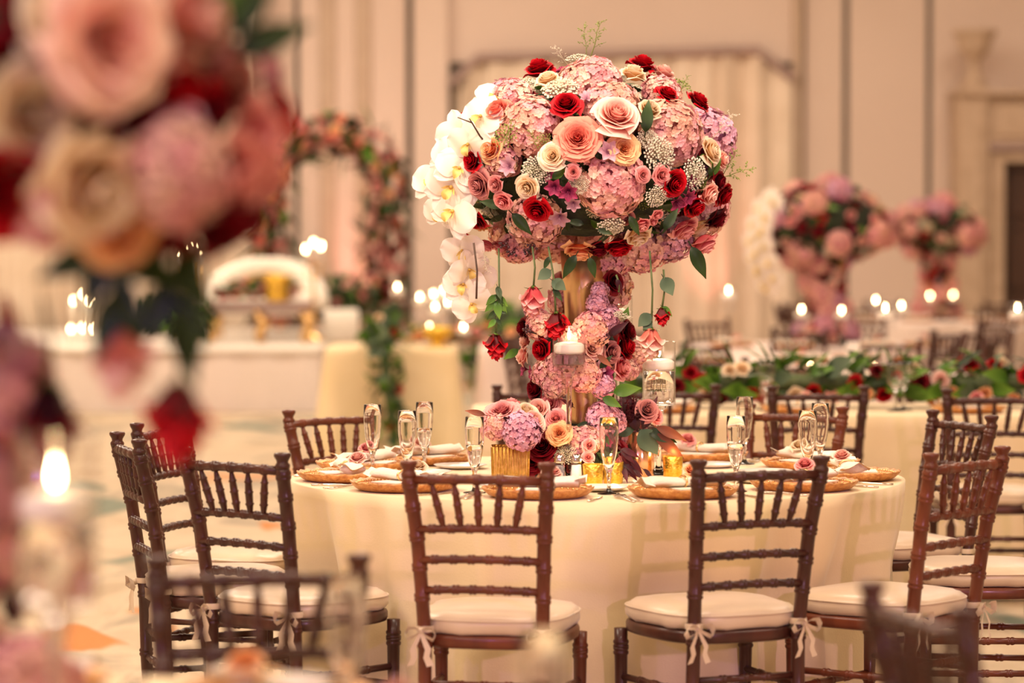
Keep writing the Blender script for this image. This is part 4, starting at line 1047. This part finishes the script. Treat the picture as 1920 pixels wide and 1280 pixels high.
# ribbed square gold vase with its own low bouquet
vx, vy = PX(957,8.70), 8.70
low = thing('flower_vase', 'ribbed square gold vase holding a big pink rose and lilac hydrangea', 'vase', (vx, vy, TZ), 0)
lb = Vector((vx, vy, TZ))
m = MB(); n = 10; pts = []
h = .053
for sx, sy, ax, ay in ((-1,-1,1,0),(1,-1,0,1),(1,1,-1,0),(-1,1,0,-1)):
    for i in range(n*4):
        t = i/(n*4)*2*h; rib = .0042*abs(math.sin(PI*i/4))
        nx_, ny_ = ay, -ax
        pts.append((sx*h+ax*t+nx_*rib, sy*h+ay*t+ny_*rib))
m.loft([[(x*k, y*k, z) for x, y in pts] for k, z in ((.93,0),(.95,.003),(1,.112),(.97,.114),(.92,.108),(.88,.01))], True, True); m.build('ribbed_vase', M['ribgold'], low)
for px, py, R, k, D, n_ in ((940,772,36,'gpink',8.66,(-.2,-.55,.9)),(978,808,38,'hydl',8.62,(.3,-1,.3)),(930,800,26,'hydp',8.64,(-.4,-1,.3)),(950,800,24,'hydp',8.66,(0,-1,.5)),(985,775,28,'ivory',8.74,(.2,-.6,.8)),(1000,790,26,'blush',8.72,(.5,-.7,.5)),(960,765,26,'pink',8.78,(0,.2,1)),(925,790,26,'hyd',8.76,(-.8,.3,.5))):
    flower(k, low, W(px,py,D)-lb, n_, R/640.0)
for px, py, dx, dz, k, ln in ((910,778,-1,.3,'r',.06),(965,790,.8,-.5,'d',.08),(990,785,.6,-.6,'d',.07),(950,828,.3,.3,'d',.05)): leaf(low, W(px,py,8.64)-lb, (dx,-.3,dz), (0,-1,.4), ln, k)
for k in range(9): 
    p = W(945+k*8, 782+2*k+ (k%3)*3, 8.60)-lb; inst('amaranth', FL['amar'][0][1], low, p, align((.7,-.4,-.5), k), .022)
# rose gold cylinder vase with burgundy foliage
vx, vy = PX(1200,9.02), 9.02
rg = thing('flower_vase', 'rose-gold mercury glass cylinder vase holding burgundy foliage', 'vase', (vx, vy, TZ)); rb = Vector((vx, vy, TZ))
m = MB(); m.lathe([(.001,0),(.042,0),(.044,.003),(.044,.135),(.042,.136),(.040,.13),(.001,.12)], 28); m.build('cylinder', M['rosegold'], rg)
for px, py, dx, dz, k, ln in ((1195,808,-.3,1,'d',.13),(1205,805,.4,1,'d',.10),(1185,800,-.8,.6,'r',.10),(1215,808,1,-.3,'g',.09),(1230,800,1,-.4,'r',.10),(1200,805,.6,-.8,'e',.09),(1190,805,-.9,.2,'e',.08),(1225,812,.9,-.7,'r',.12)): leaf(rg, W(px,py,8.98)-rb, (dx,-.25,dz), (0,-1,.3), ln, k)
for px, py, dx, dz, s in ((1180,790,-.1,1,.075),(1195,785,.3,1,.06),(1165,795,-.5,.8,.05)): inst('amaranth', FL['amar'][0][1], rg, W(px,py,8.97)-rb, align((dx,-.15,dz), 1), s)
flower('mauve', rg, W(1212,770,8.98)-rb, (.3,-1,.4), .042); flower('pink', rg, W(1228,780,9.02)-rb, (.6,-.8,.4), .03); flower('hydl', rg, W(1170,775,9.04)-rb, (-.3,-.7,.5), .05)
# drooping burgundy leaf cluster on the cloth
dl = thing('burgundy_foliage', 'burgundy leaf cluster trailing on the cloth beside the votives', 'foliage', (PX(1180,8.74), 8.74, TZ)); db = Vector((PX(1180,8.74), 8.74, TZ)); GROUND[dl] = 0.0
for k in range(14): leaf(dl, W(1165+rnd.uniform(-8,18), 862+rnd.uniform(-25,14), 8.76)-db, (rnd.uniform(-.2,1),-.3,rnd.uniform(-1,-.1)), (0,-1,.5), rnd.uniform(.04,.06), 'd')
for k in range(3): leaf(dl, Vector((-.02+.03*k, .0, .03)), (rnd.uniform(-.2,.8),-.5,-.3), (0,-.3,1), .05, 'd')

# generic copies of the centrepiece
def centerpiece(cx, cy, label, seed, n=120, spots=(), dome=(.45,.42,.33,.25), keep=lambda d: True, orch=True, leaves=80, cz=.80):
    t = thing('floral_centerpiece', label, 'centerpiece', (cx, cy, TZ)); vase(t); bs = Vector((cx, cy, TZ)); GROUND[t] = 0.0
    c = Vector((0,0,cz)); core(t, c, *dome, .80); r = random.Random(seed)
    dome_fill(t, c, *dome, n, seed, keep, .93, mix=MIXF)
    leaf_fill(t, c, *dome, leaves, seed+1, 'ggggb', .11, k=.88)
    for px, py, R, k, D in spots:
        p = W(px,py,D)-bs; flower(k, t, p, (p-c), R)
    if orch:
        for k in range(18):
            a = k/17; ang = PI*1.12+.25*math.sin(k*2.2)
            rr = .42+.10*math.sin(a*PI)
            orchid(t, Vector((rr*math.cos(ang)*1.03, rr*math.sin(ang)*.8-.06, cz+.22-.62*a)), (math.cos(ang)-.1, -.9, .15-.4*a), .085, r.uniform(-.5,.5))
    column_core(t, [(0,0,.30),(0,0,.45),(0,0,.58)], [.09,.115,.085])
    for k in range(44):
        a = k*2.39996; z = .22+.38*(k/44); kind = MIX[r.randrange(len(MIX))]; flower(kind, t, Vector((.13*math.cos(a), .13*math.sin(a), z)), (math.cos(a), math.sin(a), .1), SZ_.get(kind,.043)*.85)
    column_core(t, [(0,0,0),(0,0,.09),(0,0,.15)], [.17,.15,.05])
    for k in range(30):
        a = k*2.39996; kind = MIX[r.randrange(len(MIX))]; flower(kind, t, Vector((.18*math.cos(a), .18*math.sin(a), r.uniform(.02,.16))), (math.cos(a), math.sin(a), .5), SZ_.get(kind,.043)*.85)
    return t, bs

# ------------------------------------------------------------------ foreground table
FX, FY = -.80, 3.95
round_table(FX, FY, .91, 'round banquet table nearest the candle glass under the big blurred bouquet')
round_cloth(FX, FY, .915, 'cream cloth on the table under the big blurred bouquet', 'cloth', 9, seg=200, fa=.03)
fsp = [(200,75,.088,'gblush',3.60),(120,40,.06,'ivory',3.62),(55,215,.078,'ivory',3.62),(350,40,.075,'blush',3.72),(165,345,.085,'ivory',3.62),(330,330,.070,'hyd',3.66),(320,255,.05,'hydl',3.7),(455,265,.072,'pink',3.80),(420,335,.07,'pink',3.74),(480,330,.05,'pink',3.85),(170,170,.06,'burg',3.66),(300,175,.07,'red',3.70),(360,165,.06,'red',3.74),(505,225,.05,'red',3.88),(15,350,.075,'red',3.62),(400,400,.07,'burg',3.74),(320,400,.05,'burg',3.70),(230,420,.06,'apricot',3.66),(430,150,.05,'mauve',3.78),(478,95,.045,'mag',3.84),(90,90,.05,'burg',3.68),(250,330,.06,'blush',3.64),(100,380,.06,'hydp',3.64),(60,20,.05,'burg',3.66),(240,205,.055,'burg',3.66),(120,150,.06,'burg',3.64),(380,205,.05,'burg',3.74),(450,395,.05,'burg',3.80),(250,245,.04,'burg',3.66),(280,120,.05,'mauve',3.68),(20,130,.05,'burg',3.64),(395,110,.05,'mauve',3.74),(500,160,.04,'mag',3.88)]
fg, fgb = centerpiece(FX, FY, 'huge blurred bouquet of blush, burgundy and ivory roses', 21, 130, fsp, (.45,.42,.34,.22), lambda d: not (d.y < .2 and d.x > -.25 and d.z < .75), False, 60, .93)
for px, py, k, dx, dz in ((430,70,'g',.4,.6),(400,60,'b',.3,.9),(400,250,'g',.2,-1),(60,80,'g',-.4,.5),(40,60,'g',.5,.6),(440,100,'g',.7,.3)): leaf(fg, W(px,py,3.72)-fgb, (dx,-.3,dz), (0,-1,.2), .10, k)
hang(fg, fgb, 325,420, 335,725, 3.75, .066, 'budred', [(.1,-.5,'g',.09),(.2,.5,'g',.09),(.35,-.4,'g',.09),(.45,.3,'g',.08),(.6,.3,'g',.08),(.05,.3,'g',.08)])
hang(fg, fgb, 210,430, 230,620, 3.75, .060, 'budblush', [(.2,-.8,'g',.10),(.25,.7,'g',.10),(.45,.2,'g',.09),(.1,-.3,'g',.1),(.6,-.2,'g',.09)])
hang(fg, fgb, 80,560, 92,728, 3.90, .070, 'budburg', [])
candle_stand(PX(102,3.72), 3.72, TZ, .0505, .250, .465, .355, 'blurred glass candle stand beside the big blurred bouquet', 'large glowing floating candle beside the big blurred bouquet')
SETF = [(.90,'apricot'), (.30,'blush'), (1.55,'pink'), (-.35,'blush')]
for a, k in SETF: setting(FX, FY, a, .92, TZ, 'on the table under the big blurred bouquet', 'of the near table', False, k, .70)
for px, D, lab in ((648,4.33,'blurred champagne flute before the near chair back'), (1022,3.72,'blurred champagne flute in front of the reddish mahogany chair')):
    t = thing('champagne_flute', lab, 'glass', (PX(px,D), D, TZ)); inst('glass', FLUTET, t)
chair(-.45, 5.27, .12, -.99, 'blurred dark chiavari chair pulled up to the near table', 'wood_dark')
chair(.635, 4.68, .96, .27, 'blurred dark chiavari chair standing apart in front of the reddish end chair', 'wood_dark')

# ------------------------------------------------------------------ garland table behind
def garland(name, label, pts, n_leaf, n_rose, rad, seed, mix, kinds='gbbgbe', ln=.09, cat='garland', fs=1.0, zs=TZ):
    pts = [Vector(p) for p in pts]; o0 = pts[0]
    t = thing(name, label, cat, o0); r = random.Random(seed); GROUND[t] = zs-o0.z
    L = [0]
    for a, c in zip(pts, pts[1:]): L.append(L[-1]+(c-a).length)
    def at(s):
        d = s*L[-1]
        for i in range(len(pts)-1):
            if d <= L[i+1]: return pts[i].lerp(pts[i+1], (d-L[i])/(L[i+1]-L[i])), (pts[i+1]-pts[i]).normalized()
        return pts[-1], (pts[-1]-pts[-2]).normalized()
    stem(t, [p-o0 for p in pts], rad*.35)
    for i in range(n_leaf):
        p, tn = at((i+.5)/n_leaf); u = tn.orthogonal().normalized(); u.rotate(Quaternion(tn, r.uniform(0, 6.28)))
        leaf(t, p-o0+u*rad*r.uniform(.3,.75), u*.8+tn*r.uniform(-.9,.9), u, ln*r.uniform(.7,1.25), kinds[r.randrange(len(kinds))])
    for i in range(n_rose):
        p, tn = at((i+r.uniform(.2,.8))/n_rose); u = tn.orthogonal().normalized(); u.rotate(Quaternion(tn, r.uniform(0, 6.28)))
        if u.y > .4: u.y *= -1
        k = mix[r.randrange(len(mix))]; flower(k, t, p-o0+u*rad*.85, u, SZ_.get(k,.040)*r.uniform(.8,1.1)*fs)
    return t
GY0, GY1 = 12.25, 13.15
rect_table(-.15, 4.2, GY0, GY1, 'long banquet table carrying the green garland')
rect_cloth(-.16, 4.21, GY0-.01, GY1+.01, 'pale gold cloth on the long table with the green garland', 'cloth', 3)
garland('table_garland', 'leafy green garland with red, blush and ivory roses along the long table', [(.30,12.82,TZ+.10),(1.2,12.80,TZ+.11),(2.0,12.84,TZ+.10),(2.6,12.8,TZ+.12),(3.0,12.82,TZ+.10)], 298, 62, .105, 6, ['red','burg','blush','ivory','pink','red','apricot','red'], 'gbbbbbe', .125)
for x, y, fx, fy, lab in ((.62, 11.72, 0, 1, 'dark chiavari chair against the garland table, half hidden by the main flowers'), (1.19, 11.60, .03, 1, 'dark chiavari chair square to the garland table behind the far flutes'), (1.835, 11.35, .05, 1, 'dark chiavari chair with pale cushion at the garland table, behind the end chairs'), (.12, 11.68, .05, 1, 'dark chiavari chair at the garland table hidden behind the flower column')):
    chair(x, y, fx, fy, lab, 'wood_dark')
for x, lab in ((.62,''),(1.19,''),(1.90,'')):
    setting(x, 13.03, -PI/2, 0, TZ, 'on the garland table', 'of the garland table', False, 'pink' if x > 1.5 else 'blush', .62, False)
for px, D, lab in ((1437,12.60,'wine goblet with pale bowl before the garland, between two chair backs'), (1680,12.52,'wine goblet standing before the garland beside an ivory rose'), (1695,12.62,'wine goblet set behind another before the garland')):
    t = thing('wine_goblet', lab, 'glass', (PX(px,D), D, TZ)); inst('glass', GOB, t)
for x in (.7, 1.35, 2.0, 2.55):
    far_chair(x, 13.82, .02, -1, 'dark chiavari chair on the far side of the garland table', 'far-side chairs of the garland table')

# ------------------------------------------------------------------ tables further down the room
def far_round(cx, cy, R, seed, desc, nch=8, mat='cloth_blush', settings=4, rc=1.25):
    round_table(cx, cy, R-.01, 'round banquet table '+desc)
    round_cloth(cx, cy, R, 'pale cloth on the round table '+desc, mat, seed, seg=160, nf=13, fa=.05)
    for k in range(nch):
        a = 2*PI*k/nch + .25*seed
        far_chair(cx+rc*math.cos(a), cy+rc*math.sin(a), -math.cos(a), -math.sin(a), 'dark chiavari chair at the round table '+desc, 'chairs '+desc)
    for k in range(settings):
        a = -PI/2 + (k-(settings-1)/2)*.75
        setting(cx, cy, a, R, TZ, desc, desc, False, ('blush','pink')[k % 2], R-.18, False)
def cs(px, py, D, lab, clab, g, cg, z0=.20, deep=.12, zt=TZ):
    """candle stand whose flame shows at the pixel"""
    p = W(px, py, D); hf = p.z - zt; wl = hf - .056
    candle_stand(p.x, p.y, zt, .049, max(.05, wl-deep*.5), wl+.085, wl, lab, clab, g, cg, 'thinglass', False)
far_round(PX(1680,15.7)+.1, 15.7, .915, 3, 'behind the garland table with two tall candle glasses')
far_round(PX(1366,18.0)+.12, 18.3, .915, 5, 'by the curtained window with a single tall candle')
far_round(PX(1545,20.7), 20.7, .915, 2, 'under the orchid bouquet at the far side')
far_round(PX(1757,27.8), 27.8, .915, 4, 'under the small far bouquet')
centerpiece(PX(1548,20.7), 20.7, 'blurred far bouquet with white orchids hanging on one side', 41, 120, (), (.46,.43,.34,.25), orch=True, leaves=60)
centerpiece(PX(1757,27.8), 27.8, 'smallest far bouquet of pink and red roses', 57, 110, (), (.42,.40,.32,.24), orch=False, leaves=50)
g1, g2 = 'candle glasses on the far round tables', 'candles on the far round tables'
for px, py, D in ((1660,578,15.7),(1908,578,15.6)): cs(px, py, D, 'tall glass candle stand rising just behind the garland', 'white floating candle lit just behind the garland', 'glasses behind the garland', 'candles behind the garland')
cs(1366,545,18.2,'tall slim glass candle stand before the pink lit curtain','floating candle lit before the pink curtain', None, None)
for px, py, D in ((1503,580,20.3),(1578,582,20.1),(1642,563,20.9),(1690,573,20.8),(1744,555,27.5),(1787,553,27.6)): cs(px, py, D, 'blurred glass candle stand on a far round table', 'blurred floating candle on a far round table', g1, g2)
for px, py, D, lab in ((1520,672,15.5,'gold votive glowing low behind the garland'),(1640,680,15.3,'gold votive glowing beside the white table card')):
    t = thing('votive_holder', lab, 'votive', (PX(px,D), D, TZ)); m = MB(); m.lathe([(.001,0),(.026,0),(.0285,.003),(.031,.062),(.030,.063),(.0275,.006),(.001,.006)], 20); m.build('cup', M['mercury'], t); inst('flame', FLAME, t, (0,0,.05), None, 1.0)
tc = thing('table_card', 'white table number card standing behind the garland', 'card', (PX(1600,15.4), 15.4, TZ))
m = MB(); m.bbox(-.035,.035,-.004,.004,.0,.20,.003); m.build('card', M['china'], tc, smooth=False); m = MB(); m.bbox(-.045,.045,-.02,.02,0,.012,.003); m.build('foot', M['gold'], tc, smooth=False)

# ------------------------------------------------------------------ cake table and stage
BY0, BY1 = 20.3, 21.2
rect_table(PX(614,BY0), PX(850,BY0), BY0, BY1, 'golden-clothed side table near the stage')
rect_cloth(PX(612,BY0), PX(852,BY0), BY0-.01, BY1+.01, 'golden cloth on the side table near the stage', 'cloth_yellow', 4, amp0=.035, pitch=.35)
rect_table(PX(902,BY0), PX(1060,BY0)+.2, BY0+.15, BY1+.2, 'side table with blush cloth next to the golden one')
rect_cloth(PX(900,BY0), PX(1062,BY0)+.2, BY0+.14, BY1+.21, 'blush cloth on the side table beside the main bouquet', 'cloth_blush', 8, amp0=.03, pitch=.3)
garland('trailing_garland', 'thick leafy garland trailing down the front of the golden cloth', [(PX(718,20.5),20.45,TZ+.15),(PX(720,20.3),20.14,TZ+.10),(PX(726,20.2),20.04,.55),(PX(738,20.2),20.02,.25),(PX(740,20.2),20.02,.14)], 130, 7, .11, 12, ['red','red','ivory'], 'ebebg', .11, zs=0)
garland('table_garland', 'flower garland lying along the top of the golden side table', [(PX(735,20.7),20.75,TZ+.06),(PX(800,20.7),20.75,TZ+.07),(PX(900,20.7),20.85,TZ+.07),(PX(960,20.7),20.85,TZ+.06)], 60, 30, .07, 13, ['apricot','blush','pink','ivory','mauve'], 'gbb', .08)
g1, g2 = 'candle glasses on the side tables', 'candles on the side tables'
for px, py, D in ((745,538,20.9),(787,557,21.0),(813,551,20.9),(832,544,21.05),(816,575,20.7),(805,613,20.6),(869,613,20.75),(905,541,20.9),(897,556,21.1),(840,566,20.95)): cs(px, py, D, 'blurred glass candle stand on the side tables near the stage', 'blurred floating candle on the side tables near the stage', g1, g2)
m = MB(); m.lathe([(.001,0),(.08,0),(.08,.01),(.03,.02),(.05,.05),(.10,.08),(.11,.12),(.09,.14),(.001,.13)], 20)
tag(m.build('gold_bowl', M['mercury'], None, (PX(820,20.35), 20.42, TZ)), 'small golden bowl at the edge of the golden side table', 'bowl')

# floral arch on the stage
AY = 29.6
ax0, ax1 = PX(505, AY), PX(722, AY); axc = (ax0+ax1)/2; arad = (ax1-ax0)/2
zs = W(960, 345, AY).z; ztop = W(960, 250, AY).z
ap = [(ax0, AY, SZ+.10)] + [(ax0, AY, SZ+(zs-SZ)*k/4) for k in range(1, 4)]
ap += [(axc-arad*math.cos(PI*k/12), AY, zs+(ztop-zs)*math.sin(PI*k/12)) for k in range(13)]
ap += [(ax1, AY, SZ+(zs-SZ)*k/4) for k in (3,2,1)] + [(ax1, AY, SZ+.10)]
garland('floral_arch', 'tall arch of pink, red and russet roses standing on the stage', ap, 298, 215, .21, 31, ['pink','mauve','mauve','burg','blush','coral','mauve','apricot','pink'], 'gggrbgr', .25, 'arch', 1.45, SZ)
# sofa, sweetheart table, candelabra
so = thing('loveseat', 'white loveseat with curved sweeping back on the stage', 'loveseat', (PX(495,28.6), 28.6, SZ))
hw = .50
m = MB(); m.bbox(-hw,hw,-.28,.28,.22,.44,.05); m.build('seat', M['uphol'], so)
m = MB()
path = [(hw*1.04*math.cos(PI*(1-k/24)), .30-.35*abs(math.cos(PI*k/24))**3, .28+.42*math.sin(PI*k/24)**.8) for k in range(25)]
m.tube(path, [.075+.035*abs(math.cos(PI*k/24)) for k in range(25)], 12); m.build('backrest', M['uphol'], so)
m = MB(); m.tube([(hw*.80*math.cos(PI*(1-k/24)), .30, .36+.24*math.sin(PI*k/24)) for k in range(25)], .025, 8); m.build('inner_rail', M['gold'], so)
for sx in (-1,1):
    for sy in (-1,1): m = MB(); m.tube([(sx*.42,sy*.2,.22),(sx*.45,sy*.23,.12),(sx*.42,sy*.21,.01)], [.03,.022,.016], 8); m.build('leg', M['gold'], so)
sw = thing('sweetheart_table', 'small gold sweetheart table with curved legs on the stage', 'table', (PX(485,27.4), 27.4, SZ))
m = MB(); m.bbox(-.50,.50,-.25,.25,.34,.38,.012); m.build('tabletop', M['trim'], sw, smooth=False)
m = MB(); m.bbox(-.47,.47,-.22,.22,.27,.34,.01); m.build('apron', M['trim'], sw, smooth=False)
for sx in (-1,0,1):
    for sy in (-1,1):
        m = MB(); m.tube([(sx*.42,sy*.2,.28),(sx*.42+(.06 if sx >= 0 else -.06),sy*.22,.17),(sx*.42,sy*.2,.07),(sx*.42+(.04 if sx >= 0 else -.04),sy*.21,.012)], [.055,.045,.028,.033], 8); m.build('leg', M['gold'], sw)
garland('table_garland', 'green and blush garland heaped on the sweetheart table', [(PX(400,27.5),27.54,SZ+.46),(PX(440,27.5),27.52,SZ+.47),(PX(500,27.5),27.52,SZ+.50),(PX(560,27.5),27.52,SZ+.46)], 70, 26, .11, 17, ['pink','blush','apricot','coral','mauve'], 'ggb', .12, zs=SZ+.38)
m = MB(); m.lathe([(.001,0),(.10,0),(.11,.02),(.09,.10),(.13,.22),(.12,.24),(.001,.22)], 20)
tag(m.build('gold_bowl', M['mercury'], None, (PX(515,27.0), 27.05+.21, SZ+.38)), 'golden bowl on the front of the sweetheart table', 'bowl')
for i, (px, py) in enumerate(((358,466),(588,462))):
    D = 28.0; x = PX(px, D); zf = W(px, py, D).z - SZ
    t = thing('candelabra', ('gold three-armed candelabra beside the hanging red rose','gold three-armed candelabra beside the arch post')[i], 'candelabra', (x, D, SZ))
    m = MB(); m.lathe([(.14,0),(.14,.02),(.03,.05),(.018,.10),(.018,zf-.32),(.03,zf-.30),(.018,zf-.28),(.014,zf-.14),(.03,zf-.13),(.03,zf-.12)], 14); m.build('column', M['gold'], t)
    for j, (dx, dz) in enumerate(((-.075,-.03),(.0,.03),(.07,.0))):
        if j != 1: m = MB(); m.tube([(0,0,zf-.28),(dx*.8,0,zf-.29),(dx,0,zf-.16+dz)], .010, 6); m.build('arm', M['gold'], t)
        m = MB(); m.lathe([(.011,zf-.13+dz),(.011,zf-.02+dz),(.001,zf-.018+dz)], 10, (dx,0,0)); c = m.build('taper', M['wax'], t)
        inst('flame', FLAME, t, (dx,0,zf-.018+dz), None, 1.5)
for px, py, zz in ((132,560,0),(150,548,0),(133,612,0),(176,612,0),(163,560,0),(155,610,0)):
    D = 27.0; p = W(px, py, D)
    t = thing('pillar_candle', 'lit candle in a glass on the stage behind the blurred bouquet', 'candle', (p.x, D+(.2 if py < 600 else 0)+.05*zz, SZ), 0, 'candles on the stage')
    h = p.z-SZ-.04
    m = MB(); m.lathe([(.03,0),(.03,.01),(.012,.02),(.012,max(.03,h-.10)),(.035,max(.035,h-.09)),(.035,h),(.001,h)], 14); m.build('candle', M['wax'], t); inst('flame', FLAME, t, (0,0,h), None, 1.25)
# greenery on the stage
def shrub(px, D, z, rx, rz, seed, label, kinds='gggb', n=120, ln=.13, roses=0):
    t = thing('leafy_shrub', label, 'shrub', (PX(px,D), D, z)); GROUND[t] = 0.0; c = Vector((0,0,rz*1.02))
    core(t, c, rx, rx*.8, rz, rz, .8); leaf_fill(t, c, rx, rx*.8, rz, rz, n, seed, kinds, ln, k=.78)
    if roses: dome_fill(t, c, rx, rx*.8, rz, rz, roses, seed+3, lambda d: d.y < .2, .95, -.9, ['pink','blush','mauve'], 1.3)
shrub(570, 30.5, SZ, .26, .36, 62, 'green and pink flower mound behind the loveseat', 'ggb', 120, .13, 24)
shrub(352, 26.75, SZ, .22, .20, 67, 'low dark green shrub at the stage edge by the sweetheart table')
shrub(310, 28.6, SZ, .30, .21, 61, 'rounded dark green shrub on the stage by the candelabra')
shrub(648, 29.1, SZ, .20, .30, 63, 'green shrub dotted with pink roses at the arch foot', 'ggb', 110, .13, 16)
shrub(960, 24.5, 0, .42, .50, 65, 'green bush beyond the blush side table', 'gbb', 130, .16)
m = MB(); m.bbox(-.16,.16,-.12,.12,0,.30,.02)
tag(m.build('gift_box', M['uphol'], None, (PX(640,27.6), 27.6, SZ)), 'white box on the stage beside the arch', 'box')
note_children()
